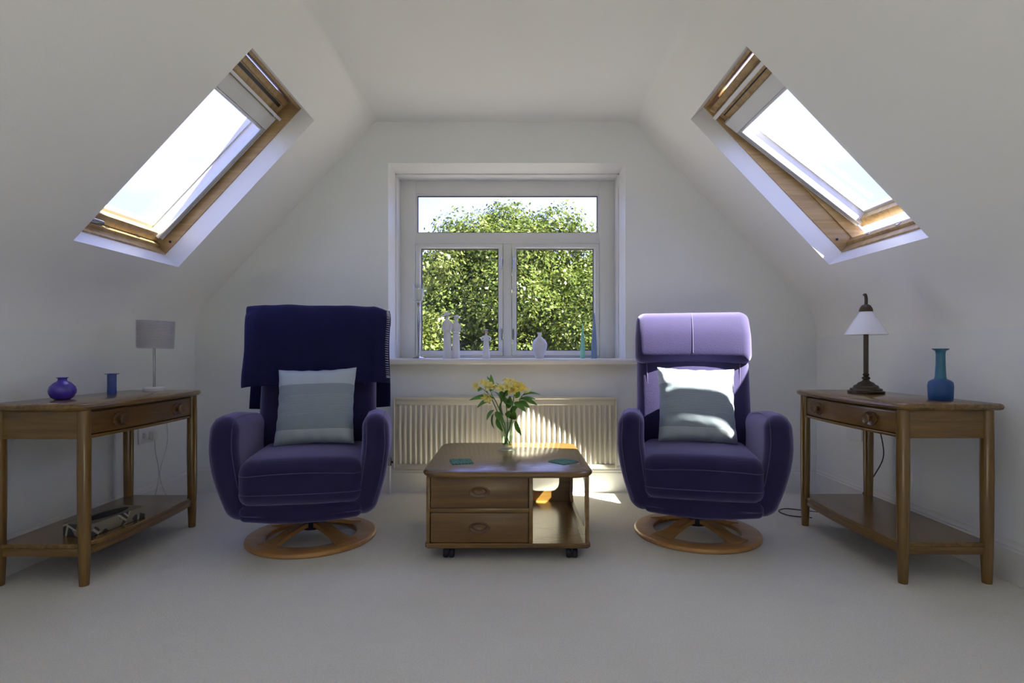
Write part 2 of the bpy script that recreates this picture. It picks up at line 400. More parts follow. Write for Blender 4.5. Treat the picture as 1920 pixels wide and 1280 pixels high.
# ------------------------------------------------------------------ skylights
def skylight(side, num, tilt, label, y0=HY0):
    O, B, Lv = SLOPE[side]; W = HY1-HY0; O = Vector((O.x, y0, O.z))
    root = empty('window_%d' % num, O); struct(root); tag(root, label)
    def put(mb, name, m_, parent=root, M=Matrix(), smooth=30): return mb.build(name, m_, parent, smooth, B @ M)
    D = .10
    # plaster lining
    m = MB(); P = [(0,0),(W,0),(W,Lv),(0,Lv)]
    m.add([(p[0], p[1], n_) for p in P for n_ in (0, D)], [(0,1,3,2),(2,3,5,4),(4,5,7,6),(6,7,1,0)]); put(m, 'plaster_reveal', M_gloss, smooth=0)
    # fixed pine frame: each member a part
    for nm, a in (('frame_stile', (-.04, .006, -.04, Lv+.04)), ('frame_stile', (W-.006, W+.04, -.04, Lv+.04))):
        m = MB(); m.box(a[0], a[1], a[2], a[3], D, .265, .003); sgn = 1 if a[0] < 0 else -1
        e = .006 if sgn > 0 else W-.006
        m.box(min(e, e+sgn*.010), max(e, e+sgn*.010), 0, Lv, .190, .235, .002)
        f = put(m, nm, M_pine)
        MB().lathe([(0,.0),(.007,.0),(.007,.003),(0,.003)], 12).build('screw_cover', M_blackm, f, M=B @ Matrix.Translation((e+sgn*.001, .075, .125)) @ Matrix.Rotation(R(90)*sgn, 4, 'Y'))
    m = MB(); m.box(0, W, -.04, .010, D, .15, .003); m.box(0, W, -.04, .026, .15, .19, .003); put(m, 'frame_bottom_rail', M_pineS)
    m = MB(); m.box(0, W, Lv-.014, Lv+.04, D, .265, .003); put(m, 'frame_top_rail', M_pineS)
    for zz in (.45*W, .75*W):
        MB().box(zz-.013, zz+.013, .024, .030, .158, .178, .002).build('catch', M_silver, root, M=B)
    # the sash turns about a pivot near the top
    piv = Matrix.Translation((0, Lv*.62, .21)) @ Matrix.Rotation(tilt, 4, 'X') @ Matrix.Translation((0, -Lv*.62, -.21))
    u0, u1, v0, v1, n0, n1 = .018, W-.018, .030, Lv-.055, .168, .255
    sash = empty('sash', (0,0,0)); sash.parent = root
    def sp(mb, name, m_, smooth=30): return mb.build(name, m_, sash, smooth, B @ piv)
    for (a, b, c, d) in ((u0, u0+.040, v0, v1), (u1-.040, u1, v0, v1)):
        sp(MB().box(a, b, c, d, n0, n1, .003), 'sash_stile', M_pine)
    sp(MB().box(u0+.04, u1-.04, v0, v0+.052, n0, n1, .003), 'sash_bottom_rail', M_pineS)
    sp(MB().box(u0+.04, u1-.04, v1-.10, v1, n0, n1, .003), 'sash_top_rail', M_pineS)
    # white glazing beads and aluminium blind channels
    m = MB()
    for sgn, e in ((1, u0+.04), (-1, u1-.04)):
        m.box(min(e, e+sgn*.014), max(e, e+sgn*.014), v0+.052, v1-.10, n0+.045, n1)
        m.box(min(e, e+sgn*.005), max(e, e+sgn*.005), v0+.052, v1-.10, n0-.002, n1)
    m.box(u0+.04, u1-.04, v0+.052, v0+.066, n0+.045, n1); sp(m, 'glazing_bead', M_whitepl, 0)
    for sgn, e in ((1, u0+.006), (-1, u1-.006)):
        m = MB(); a, b = min(e, e+sgn*.040), max(e, e+sgn*.040)
        m.box(a, b, v0+.03, v1-.08, n0-.012, n0+.001); m.box(a, a+.006, v0+.03, v1-.08, n0-.02, n0-.010, .002); m.box(b-.006, b, v0+.03, v1-.08, n0-.02, n0-.010, .002)
        sp(m, 'blind_channel', M_alu)
    sp(MB().box(u0+.04, u1-.04, v0+.05, v1-.09, n1-.020, n1-.014), 'glass_pane', M_glass, 0)
    m = MB(); m.box(u0-.012, u1+.012, v0-.03, v0+.012, n1, n1+.03, .003); m.box(u0-.012, u0+.03, v0, v1, n1, n1+.012, .002); m.box(u1-.03, u1+.012, v0, v1, n1, n1+.012, .002)
    sp(m, 'outer_cladding', M_darkclad)
    bt = v1-.085
    sp(MB().box(u0+.01, u1-.01, bt-.085, bt, n0-.022, n0+.006, .006, steps=2), 'blind_cassette', M_blindfab)
    sp(MB().tube([(u0+.012, bt-.094, n0-.008), (u1-.012, bt-.094, n0-.008)], .010, 10), 'blind_bar', M_alu)
    # ventilation flap bar
    sp(MB().box(u0+.02, u1-.02, v1-.032, v1-.010, n0-.045, n0-.035, .003) if side == 'right' else MB().box(u0+.02, u1-.02, bt+.004, bt+.020, n0-.050, n0-.040, .003), 'vent_bar', M_whitepl)
    vb = v1-.021 if side == 'right' else bt+.012
    for q in (.12, .5, .88):
        sp(MB().box(u0+q*(u1-u0)-.008, u0+q*(u1-u0)+.008, vb-.006, vb+.006, n0-.040, n0+.002, .002), 'bar_bracket', M_silver)
    sp(MB().box(u0+.04, u1-.04, v1-.03 if side == 'left' else v1-.055, v1-.012 if side == 'left' else v1-.048, n0-.003, n0+.004), 'vent_slot', M_blackm)
    sp(MB().box(u0+.01, u1-.01, v1-.004, v1+.030, n0-.01, n1, .004), 'vent_flap', M_pineS)
    # bottom handle
    m = MB(); cu = u0+.20 if side == 'left' else u0+.14
    if side == 'left':
        m.slab(rrect(cu-.055, cu+.055, v0+.004, v0+.034, .013, 5), [(.003, n0-.036), (0, n0-.032), (0, n0-.026), (.003, n0-.022)])
        m.tube([(cu, v0+.02, n0-.024), (cu, v0+.02, n0+.004)], .008)
    else:
        m.tube(smoothpath([(cu, v0+.02, n0+.004), (cu, v0+.02, n0-.030), (cu+.005, v0+.07, n0-.046), (cu+.01, v0+.125, n0-.040), (cu+.01, v0+.135, n0-.028)], 4), .011, 10, flat=.6)
    sp(m, 'handle', M_silver if side == 'left' else M_whitepl, 60)
    return root
skylight('left', 2, R(-0.4), 'closed roof skylight with pine frame in the left slope')
skylight('right', 3, R(-8.5), 'roof skylight tilted open in the right slope')
skylight('left', 5, 0, 'added fill-light skylight, unseen in the left slope behind the viewer', RY0)  # this and the next three are added out of view to brighten the room
skylight('right', 6, 0, 'added fill-light skylight, unseen in the right slope behind the viewer', RY0)
skylight('left', 7, 0, 'added fill-light skylight, unseen in the left slope at the far end', RY2)
skylight('right', 8, 0, 'added fill-light skylight, unseen in the right slope at the far end', RY2)

# ------------------------------------------------------------------ radiator
def radiator():
    r = empty('radiator', (-.044, 3.63, 0)); tag(r, 'cream ribbed panel radiator on the wall under the window', 'radiator')
    hw, z0, z1 = .718, .165, .628
    MB().box(-hw, hw, -.006, .030, z0, z1, .005).build('panel', M_rad, r)
    m = MB(); m.box(-hw-.003, hw+.003, -.022, .034, z1-.012, z1+.004, .004); m.build('top_grille', M_rad, r)
    for sg in (-1, 1): MB().box(sg*hw-.004, sg*hw+.004, -.020, .034, z0+.005, z1, .003).build('side_panel', M_rad, r)
    m = MB(); m.box(-hw+.01, hw-.01, -.014, 0, z0, z0+.03, .004); m.box(-hw+.01, hw-.01, -.014, 0, z1-.05, z1-.01, .004); m.build('header', M_rad, r)
    def df(q): t = max(0, (abs(q.z)-.16)/.035); return (q.x, q.y + min(t,1)*.012, q.z)
    n = 42; rib = None
    for i in range(n):
        x = -hw + .02 + (2*hw-.04)*(i+.5)/n
        if rib is None:
            rib = MB().rbox((0,0,0), (.020, .030, .39), .009, 2, 2, df).build('rib', M_rad, r, 60); rib.location = (x, -.007, .388)
        else: copy_obj(rib, r, (x, -.007, .388))
    for sg in (-1, 1): MB().box(sg*.5-.02, sg*.5+.02, .03, .058, .3, .5).build('wall_bracket', M_rad, r)
    m = MB(); m.tube([(-hw, .006, .205), (-hw-.03, .006, .205)], .009); m.lathe([(0,-.02),(.013,-.02),(.013,.02),(.010,.03),(0,.03)], 12, (-hw-.032, .006, .205)); m.build('valve', M_silver, r)
    MB().tube([(-hw-.032, .006, .19), (-hw-.032, .006, .0)], .0085).build('pipe', M_whitepl, r)
radiator()

# ------------------------------------------------------------------ armchairs
def armchair(loc, rz, label):
    root = empty('armchair', loc, rz); tag(root, label, 'armchair', 'purple swivel armchairs')
    # base
    m = MB(); m.lathe([(.212,.003),(.216,0),(.304,0),(.309,.004),(.310,.012),(.307,.020),(.298,.024),(.220,.024),(.213,.020),(.212,.003)], 72); m.build('base_ring', M_beech, root, 50)
    for k in range(4):
        a = R(45+90*k)
        p = [(.255, .018), (.20, .030), (.13, .055), (.06, .072), (0, .076)]
        mm = MB(); Rm = Matrix.Rotation(a, 4, 'Z'); n = 4; v = []; f = []
        pp = smoothpath([(q[0], 0, q[1]) for q in p], 4)
        for q in pp:
            wd = .030 + .03*max(0, (q.x-.17)/.085)**1.5
            v += [(q.x, -wd, q.z-.010), (q.x, wd, q.z-.010), (q.x, wd, q.z+.010), (q.x, -wd, q.z+.010)]
        for i in range(len(pp)-1):
            for j in range(4): f.append((i*4+j, i*4+(j+1) % 4, i*4+4+(j+1) % 4, i*4+4+j))
        f += [(0,1,2,3), tuple(len(v)-4+j for j in range(4))]
        mm.add(v, f, Rm); mm.build('base_spoke', M_beech, root, 50)
    MB().lathe([(0,.05),(.055,.05),(.055,.09),(.03,.095),(.03,.135),(.085,.14),(.09,.165),(0,.165)], 32).build('swivel_column', M_blackm, root, 40)
    # seat unit
    def dseat(q):
        x, y, z = q
        crown = .018*(1-(x/.29)**2)*(1 if z > 0 else 0)
        fr = max(0, (-y-.10)/.2)
        z2 = z + crown - (.020*fr*fr if z > 0 else 0)
        y2 = y - .020*(1-(x/.29)**2)*(1 if y < -.1 else 0)
        return (x, y2, z2)
    s_ = MB().rbox((0, -.075, .345), (.535, .53, .20), .055, 4, 8, dseat).build('seat', M_velvet, root, 180)
    def seam(pts, parent, r=.0022): MB().tube(smoothpath(pts, 6), r, 6).build('seam', M_seam, parent, 180)
    def fpath(zr, out=.0005):
        P = []
        for k in (-75, -50, -25): P.append((-.2125+.055*math.sin(R(k)), -.21-.055*math.cos(R(k))))
        P += [(-.2125+.425*i/10, -.265) for i in range(11)]
        for k in (25, 50, 75): P.append((.2125+.055*math.sin(R(k)), -.21-.055*math.cos(R(k))))
        res = []
        for (x, y) in P:
            q = dseat(Vector((x, y, zr))); res.append((q[0], q[1]-.075-out, q[2]+.345))
        return res
    seam(fpath(.043), s_, .0018); seam(fpath(-.044), s_, .0018)
    MB().rbox((0, -.085, .205), (.520, .47, .085), .025, 3, 4, lambda q: (q.x, q.y - .018*(1-(q.x/.29)**2)*(1 if q.y < 0 else 0), q.z + (.02*(q.x/.28)**2 if q.z < 0 else 0))).build('footrest_panel', M_velvet, root, 180)
    for sg in (-1, 1):
        def darm(q, sg=sg):
            x, y, z = q
            t = (.225 - z)/.45                      # 0 top .. 1 bottom
            x2 = x*(1 - .10*t) - sg*.062*max(0, t-.25)**1.4/.67
            fr = max(0, (-y-.05)/.25)
            z2 = z - .035*max(0, (y+.05)/.3)*(1 if z > 0 else 0)
            z2 += .030*(1 if z > 0 else 0)*(1-(x/.065)**2)*.5
            y2 = y + (.055*max(0, t-.35)**1.3 if y < 0 else -.05*t) - .015*math.sin(PI*min(1, max(0, t)))*(1 if y < 0 else 0)
            if sg*x > 0: x2 += sg*.012*math.sin(PI*min(1, max(0, t)))
            return (x2, y2, z2)
        a_ = MB().rbox((sg*.318, -.045, .400), (.118, .57, .45), .050, 4, 8, darm).build('armrest', M_velvet, root, 180)
        o = (sg*.318, -.045, .400)
        def pt(x, y, z): q = darm(Vector((x, y, z))); return (q[0]+o[0], q[1]+o[1], q[2]+o[2])
        e = .0370
        for xx in (-e, e):
            P = [pt(xx, -.2795, -.17), pt(xx, -.2795, -.05), pt(xx, -.2795, .08), pt(xx, -.278, .165), pt(xx, -.26, .206), pt(xx, -.215, .2185), pt(xx, -.05, .2185), pt(xx, .15, .2185)]
            seam(P, a_, .0018)
    # back
    tilt = Matrix.Translation((0, .165, .36)) @ Matrix.Rotation(R(-13), 4, 'X')
    def dback(q):
        x, y, z = q
        wv = (.018*(1-(x/.3)**2) * math.cos(z*7)) if y < 0 else 0
        return (x, y - wv + (.03*(x/.3)**2 if y < 0 else 0), z)
    b_ = MB().rbox((0, 0, .25), (.595, .15, .60), .050, 4, 8, dback, tilt).build('backrest', M_velvet, root, 180)
    seamM = lambda pts, par: MB().tube([tilt @ Vector(p) for p in smoothpath(pts, 6)], .002, 6).build('seam', M_seam, par, 180)
    for sg in (-1, 1): seamM([(sg*.225, -.055, .10), (sg*.232, -.058, .25), (sg*.24, -.058, .42), (sg*.245, -.056, .52)], b_)
    def dhead(q):
        x, y, z = q
        t = z/.15
        return (x*(1-.03*max(0, t)), y - (.020*(1-t*t)*(1-.4*(x/.3)**2) + .012*math.sin(6*x)*0 if y < 0 else 0) + .03*max(0, t)**2 - (.012*max(0, 1-(x/.02)**2)*0), z)
    h_ = MB().rbox((0, -.008, .648), (.612, .165, .300), .050, 4, 10, dhead, tilt).build('headrest', M_velvet, root, 180)
    hp = []
    for k in range(13):
        z = -.10 + .20*k/12; q = dhead(Vector((0, -.0825, z))); hp.append((q[0], q[1]-.008-.0005, q[2]+.648))
    for k in (30, 60, 90):
        q = dhead(Vector((0, -.0325-.05*math.cos(R(k)), .10+.05*math.sin(R(k))))); hp.append((q[0], q[1]-.008, q[2]+.648))
    seamM(hp, h_)
    
    return root, tilt
LC, LR = (-.994, 2.79, 0), R(11)
RC, RR = (.938, 2.85, 0), R(-13)
armchair(LC, LR, 'purple velvet swivel armchair with a navy blanket over its headrest')
armchair(RC, RR, 'purple velvet swivel armchair with bare sunlit headrest, right of the window')

# navy blanket over the left headrest
def blanket():
    root = empty('blanket', LC, LR); tag(root, 'navy fleece throw with white stitched edge over the headrest', 'blanket')
    tilt = Matrix.Translation((0, .165, .36)) @ Matrix.Rotation(R(-13), 4, 'X')
    prof = [(-.128, .375), (-.142, .44), (-.152, .54), (-.158, .64), (-.138, .74), (-.105, .800), (-.05, .822), (.03, .824), (.095, .800), (.115, .72), (.118, .60), (.118, .45), (.12, .28)]
    pf = smoothpath([(0, a, b) for a, b in prof], 4); nx = 44
    V = []; F = []; ny = len(pf)
    for j, p in enumerate(pf):
        tj = j/(ny-1)
        for i in range(nx+1):
            u = -1+2*i/nx; x = .368*u
            over = max(0, abs(x)-.290)
            front = 1 if p.y < 0 else -1
            # the overhanging edges swing back and sag between front and rear sheets
            y = p.y + front*over*.55 + .006*math.sin(9*u+3*tj*6)
            z = p.z
            if p.z > .76: z -= over*.25
            x += .010*math.sin(tj*20+1)*max(0, abs(u)-.6)*(1 if u > 0 else -1)
            if u < -.8 and .38 < tj < .56: x -= .05*(-u-.8)*math.sin((tj-.38)/.18*PI)*1.5; z += .10*(-u-.8)*math.sin((tj-.38)/.18*PI)
            z += .010*u*(1 if j < 3 else 0)
            V.append(tilt @ Vector((x, y - .004*math.cos(14*u)*(p.y < 0), z)))
    for j in range(ny-1):
        for i in range(nx): F.append((j*(nx+1)+i, j*(nx+1)+i+1, (j+1)*(nx+1)+i+1, (j+1)*(nx+1)+i))
    m = MB(); m.add(V, F); o = m.build('fleece', M_blanket, root, 180)
    sm = o.modifiers.new('thickness', 'SOLIDIFY'); sm.thickness = .006; sm.offset = 0
    st = MB()
    for k in range(2, 27):
        j = k
        a = V[j*(nx+1)+nx]; b = V[j*(nx+1)+nx-1]; nrm = Vector((0, -1, .15)) if j < 22 else Vector((0, -.3, 1)); nrm.normalize()
        for q in (0, .5):
            a2 = a.lerp(V[(j+1)*(nx+1)+nx], q); b2 = b.lerp(V[(j+1)*(nx+1)+nx-1], q)
            st.tube([a2 + nrm*.005, a2.lerp(b2, .5) + nrm*.006, b2 + nrm*.003], .0016, 5)
    st.build('stitching', M_stitch, root, 180)
blanket()

# cushions
def cushion_mat(name, light, band, mid):
    m, t, b, n, l = newmat(name)
    tcn = n('ShaderNodeTexCoord'); sep = n('ShaderNodeSeparateXYZ'); l(tcn.outputs['Object'], sep.inputs[0])
    nz_ = n('ShaderNodeTexNoise'); nz_.inputs['Scale'].default_value = 9; l(tcn.outputs['Object'], nz_.inputs['Vector'])
    mr = n('ShaderNodeMapRange'); mr.inputs[1].default_value = 0; mr.inputs[2].default_value = .39; l(sep.outputs['Z'], mr.inputs[0])
    r_ = n('ShaderNodeValToRGB'); r_.color_ramp.interpolation = 'CONSTANT'; e = r_.color_ramp.elements
    e[0].position = 0; e[0].color = (*light, 1); e[1].position = .18; e[1].color = (*band, 1)
    for p, c in ((.36, mid), (.62, band), (.76, light)):
        q = e.new(p); q.color = (*c, 1)
    l(mr.outputs[0], r_.inputs[0])
    wv = n('ShaderNodeTexWave'); wv.wave_type = 'BANDS'; wv.bands_direction = 'Z'; wv.inputs['Scale'].default_value = 42; wv.inputs['Distortion'].default_value = 1.2; wv.inputs['Detail'].default_value = 2
    l(tcn.outputs['Object'], wv.inputs['Vector'])
    gt = n('ShaderNodeMath'); gt.operation = 'COMPARE'; gt.inputs[1].default_value = .49; gt.inputs[2].default_value = .13; l(mr.outputs[0], gt.inputs[0])
    ml = n('ShaderNodeMath'); ml.operation = 'MULTIPLY'; l(wv.outputs['Fac'], ml.inputs[0]); l(gt.outputs[0], ml.inputs[1])
    mx = n('ShaderNodeMixRGB'); mx.blend_type = 'MULTIPLY'; mx.inputs[2].default_value = (.72,.75,.76,1); l(ml.outputs[0], mx.inputs[0]); l(r_.outputs[0], mx.inputs[1])
    l(mx.outputs[0], b.inputs['Base Color']); b.inputs['Roughness'].default_value = .6; b.inputs['Sheen Weight'].default_value = .2
    bp = n('ShaderNodeBump'); bp.inputs['Strength'].default_value = .4; bp.inputs['Distance'].default_value = .003
    l(ml.outputs[0], bp.inputs['Height'])
    b2 = n('ShaderNodeBump'); b2.inputs['Strength'].default_value = .35; b2.inputs['Distance'].default_value = .02; l(nz_.outputs['Fac'], b2.inputs['Height']); l(bp.outputs[0], b2.inputs['Normal'])
    l(b2.outputs[0], b.inputs['Normal'])
    return m
M_cush = cushion_mat('banded_silk', (.42,.49,.54), (.235,.29,.34), (.31,.37,.42))
def cushion(chair_loc, chair_rz, local, lean, roll, yaw, label):
    H = .195; n = 26; V = []; F = []
    for sg in (-1, 1):
        for i in range(n+1):
            for j in range(n+1):
                u = -1+2*i/n; v = -1+2*j/n
                x = H*u*(1-.055*(1-v*v)); z = H*v*(1-.055*(1-u*u))
                th = .062*max(0, (1-u**4))**.6*max(0, (1-v**4))**.6
                pk = .006*math.sin(16*u+2*v)*(abs(v)**3)*(1-u*u) + .005*math.sin(19*v)*(abs(u)**3)*(1-v*v)
                V.append((x, sg*(th+.003)+pk, z+H))
    m1 = (n+1)**2
    for k in range(2):
        for i in range(n):
            for j in range(n): F.append(tuple(k*m1+q for q in (i*(n+1)+j, (i+1)*(n+1)+j, (i+1)*(n+1)+j+1, i*(n+1)+j+1)))
    rim = [i*(n+1) for i in range(n+1)] + [n*(n+1)+j for j in range(1, n+1)] + [i*(n+1)+n for i in range(n-1, -1, -1)] + [j for j in range(n-1, 0, -1)]
    for a, b in zip(rim, rim[1:]+rim[:1]): F.append((a, b, b+m1, a+m1))
    m = MB(); m.add(V, F); o = m.build('cushion', M_cush, None, 180)
    o.matrix_world = Matrix.Translation(chair_loc) @ Matrix.Rotation(chair_rz, 4, 'Z') @ Matrix.Translation(local) @ Matrix.Rotation(yaw, 4, 'Z') @ Matrix.Rotation(lean, 4, 'X') @ Matrix.Rotation(roll, 4, 'Y')
    tag(o, label, 'cushion', 'banded silk cushions')
cushion(LC, LR, (.012, -.035, .462), R(-17), R(-2), R(-8), 'slate blue banded cushion on the armchair with the navy blanket')
cushion(RC, RR, (.005, -.022, .462), R(-17), R(1.5), R(6), 'banded silver-blue cushion half in sunlight on the armchair without blanket')

# ------------------------------------------------------------------ console tables
def console(loc, rz, label):
    """local x = length (0 centre), y = 0 front, positive towards the wall"""
    root = empty('console_table', loc, rz); tag(root, label, 'console table', 'elm console tables')
    hl, dp = .372, .335; ZT = .718
    bow = lambda x: -.030*(1-(x/.42)**2)
    # top with bowed front
    outl = []
    xs = [-.425+.85*i/24 for i in range(25)]
    outl += [(x, -.030+bow(x)*1.0) for x in xs[1:-1]]
    outl = [(-.425, -.012), (-.418, -.024)] + outl + [(.418, -.024), (.425, -.012), (.425, dp+.022), (.415, dp+.034), (-.415, dp+.034), (-.425, dp+.022)]
    MB().slab(outl, [(.012, ZT-.026), (.004, ZT-.022), (0, ZT-.014), (.002, ZT-.006), (.010, ZT)]).build('table_top', M_elm['x'], root, 40)
    for x in (-hl, hl):
        for y in (0, dp):
            prof = [(0, 0), (.0165, 0), (.0175, .004), (.021, .10), (.0235, .30), (.0245, .45), (.0235, .58), (.0225, ZT-.026), (0, ZT-.026)]
            MB().lathe(prof, 20, (x, y, 0)).build('leg', M_elm['z'], root, 50)
    z0, z1 = .578, ZT-.026
    for x in (-hl, hl):
        MB().box(x-.010, x+.010, .02, dp-.02, z0, z1, .002).build('end_apron', M_elm['y'], root)
    MB().box(-hl+.02, hl-.02, dp-.010, dp+.008, z0, z1, .002).build('back_apron', M_elm['x'], root)
    # drawer front, bowed
    def bowed(x0, x1, za, zb, t, off, r, name, m_, parent):
        ll = x1-x0; cx = (x0+x1)/2
        return MB().rbox((cx, 0, (za+zb)/2), (ll, t, zb-za), r, 2, 14, lambda q: (q.x, q.y+off+bow(q.x+cx)*.9, q.z)).build(name, m_, parent, 50)
    d = bowed(-hl+.026, hl-.026, z0+.014, z1-.008, .022, .012, .006, 'drawer', M_elm_d, root)
    bowed(-hl+.02, hl-.02, z0, z0+.012, .026, .010, .003, 'drawer_rail', M_elm['x'], root)
    for x in (-.205, .205):
        Mk = Matrix.Translation((x, bow(x)*.9+.001, (z0+z1)/2+.002)) @ Matrix.Rotation(R(90), 4, 'X')
        k_ = MB().lathe([(.0, .002), (.026, .002), (.036, .004), (.041, .0055), (.042, .003), (.042, 0)], 28, sx=1.0, sy=.72, M=Mk).build('knob_plate', M_knob, d, 60)
        MB().lathe([(.013, 0), (.012, .012), (.018, .018), (.023, .024), (.020, .030), (.010, .0285), (0, .027)], 24, M=Mk).build('knob', M_knob, d, 60)
    # lower shelf with rails
    zs = .165
    sh = [(-hl-.012, .018), (-hl+.03, -.004)] + [(x, -.010+bow(x)*.8) for x in [-.32+.64*i/14 for i in range(15)]] + [(hl-.03, -.004), (hl+.012, .018), (hl+.012, dp-.018), (hl-.03, dp+.008), (-hl+.03, dp+.008), (-hl-.012, dp-.018)]
    MB().slab(sh, [(.003, zs-.018), (0, zs-.015), (0, zs-.004), (.004, zs)]).build('shelf', M_elm['x'], root, 40)
    bowed(-hl+.015, hl-.015, zs-.050, zs-.018, .018, .008, .003, 'shelf_rail', M_elm['x'], root)
    MB().box(-hl+.015, hl-.015, dp-.010, dp+.006, zs-.050, zs-.018, .003).build('shelf_rail', M_elm['x'], root)
    for x in (-hl, hl): MB().box(x-.009, x+.009, .018, dp-.018, zs-.050, zs-.018, .003).build('shelf_rail', M_elm['y'], root)
    return root
console((-1.688, 2.582, 0), R(90), 'elm console table along the left wall with striped lamp and tissue box')
console((1.559, 2.605, 0), R(-90), 'elm console table along the right wall holding bronze lamp and blue bottle')

TZ = .7182
def thing(name, loc, label, cat, group=None, rz=0):
    return tag(empty(name, loc, rz), label, cat, group)
# purple round vase
M_purple = mat('purple_art_glass', (.07,.035,.42), .12, var=.6, scale=28, coat=.5)
t = thing('glass_vase', (-1.915, 2.385, TZ), 'squat round purple glass vase with flared lip on left console', 'vase')
MB().lathe([(0,0),(.026,0),(.040,.010),(.048,.027),(.050,.040),(.045,.056),(.031,.072),(.018,.079),(.0155,.086)], 40).build('body', M_purple, t, 180)
MB().lathe([(.0130,.085),(.0155,.086),(.017,.090),(.0215,.0925),(.0215,.095),(.016,.094),(.012,.088)], 36).build('lip', M_purple, t, 60)
M_cobalt = mat('cobalt_glass', (.04,.09,.36), .15, var=.45, scale=24, coat=.5)
t = thing('cylinder_vase', (-1.915, 2.68, TZ), 'small cobalt blue cylindrical glass vase with flat rim', 'vase')
MB().lathe([(0,0),(.0180,0),(.0195,.003),(.0190,.05),(.0192,.094)], 32).build('body', M_cobalt, t, 60)
MB().lathe([(.016,.093),(.0192,.094),(.030,.097),(.030,.100),(.018,.100),(.016,.096)], 32).build('rim', M_cobalt, t, 50)
# striped lamp
t = thing('table_lamp', (-1.872, 2.93, TZ), 'slim white table lamp with grey ribbed drum shade', 'lamp')
MB().lathe([(0,0),(.050,0),(.0515,.003),(.0515,.015),(.048,.019),(.02,.020),(0,.020)], 40).build('lamp_base', M_white_cer, t, 40)
MB().lathe([(0,.018),(.0055,.018),(.0055,.27),(0,.27)], 12).build('pole', M_silver, t, 40)
prof = []; nr = 17; z0, z1 = .222, .366
for i in range(nr):
    a = i/nr; za = z0+(z1-z0)*a; rr = .0840+.003*a; dz = (z1-z0)/nr
    prof += [(rr-.0045, za), (rr-.0045, za+dz*.22), (rr+.0012, za+dz*.30), (rr+.0012, za+dz*.92)]
prof += [(.0855, z1), (.083, z1), (.081, z0), (.083, z0)]
MB().lathe(prof, 48, M=Matrix.Rotation(R(1.5), 4, 'Y')).build('lamp_shade', M_shade, t, 30)
MB().lathe([(0,.25),(.014,.25),(.016,.30),(0,.31)], 16).build('bulb', M_opal, t, 60)
m = MB()
for k in range(3):
    a = 2*PI*k/3; m.tube([(0, 0, .262), (.082*math.cos(a), .082*math.sin(a), .262)], .0015, 6)
m.build('shade_ring', M_silver, t)

# tissue box
def tissue_mat():
    m, t, b, n, l = newmat('tissue_box_print')
    tcn = n('ShaderNodeTexCoord')
    v = n('ShaderNodeTexVoronoi'); v.feature = 'DISTANCE_TO_EDGE'; v.inputs['Scale'].default_value = 15; l(tcn.outputs['Object'], v.inputs['Vector'])
    r_ = n('ShaderNodeValToRGB'); e = r_.color_ramp.elements; e[0].position = .03; e[0].color = (.5,.46,.36,1); e[1].position = .07; e[1].color = (.035,.04,.05,1)
    l(v.outputs[0], r_.inputs[0])
    nz_ = n('ShaderNodeTexNoise'); nz_.inputs['Scale'].default_value = 14; l(tcn.outputs['Object'], nz_.inputs['Vector'])
    r2 = n('ShaderNodeValToRGB'); r2.color_ramp.interpolation = 'CONSTANT'; e = r2.color_ramp.elements; e[0].color = (0,0,0,1); e[1].position = .50; e[1].color = (1,1,1,1); l(nz_.outputs['Fac'], r2.inputs[0])
    mx = n('ShaderNodeMixRGB'); mx.inputs[2].default_value = (.25,.23,.18,1); l(r2.outputs[0], mx.inputs[0]); l(r_.outputs[0], mx.inputs[1])
    l(mx.outputs[0], b.inputs['Base Color']); b.inputs['Roughness'].default_value = .45
    return m
M_tis = tissue_mat(); M_tistop = mat('tissue_box_top', (.17,.155,.115), .45, var=.35, scale=22)
t = thing('tissue_box', (-1.760, 2.43, .1652), 'patterned cardboard tissue box on the lower shelf', 'tissue box', rz=R(-8))
MB().box(-.062, .062, -.145, .145, 0, .052, .003).build('carton', M_tis, t)
ell = [(.038*math.cos(2*PI*i/32), .110*math.sin(2*PI*i/32)) for i in range(32)]
MB().slab(rrect(-.061, .061, -.144, .144, .004, 3), [(0, .0520), (0, .0526)]).build('top_panel', M_tistop, t, 0)
MB().slab(ell, [(0, .0527), (.0, .0536), (.004, .0536)]).build('opening', mat('opening_dark', (.012,.012,.014), .8), t, 0)

# right console: bronze lamp
t = thing('bronze_lamp', (1.735, 2.745, TZ), 'antique bronze column lamp with white conical glass shade', 'lamp')
MB().lathe([(0,0),(.078,0),(.080,.004),(.080,.012),(.070,.015),(.068,.024),(.056,.028),(.052,.038),(.040,.044),(.034,.052),(.018,.060),(.014,.066),(0,.068)], 48).build('lamp_base', M_bronze, t, 30)
pr = [(.011,.064),(.018,.072),(.018,.078),(.010,.084),(.015,.092),(.009,.100)]
MB().lathe([(0,.06)]+pr+[(0,.10)], 24).build('turned_collar', M_bronze, t, 30)
V = []; F = []; nn = 32
for z in (.098, .36): V += [((.0098+.0012*math.cos(8*2*PI*i/nn))*math.cos(2*PI*i/nn), (.0098+.0012*math.cos(8*2*PI*i/nn))*math.sin(2*PI*i/nn), z) for i in range(nn)]
F = [(i, (i+1) % nn, nn+(i+1) % nn, nn+i) for i in range(nn)]
MB().add(V, F).build('column', M_bronze, t, 60)
MB().lathe([(.026,.404),(.030,.396),(.045,.372),(.068,.335),(.088,.300),(.0935,.290),(.094,.287),(.092,.288),(.066,.331),(.043,.368),(.024,.398)], 56).build('lamp_shade', M_opal, t, 60)
MB().lathe([(.0,.400),(.030,.400),(.030,.408),(.027,.418),(.020,.430),(.010,.436),(0,.437)], 28).build('shade_cap', M_bronze, t, 40)
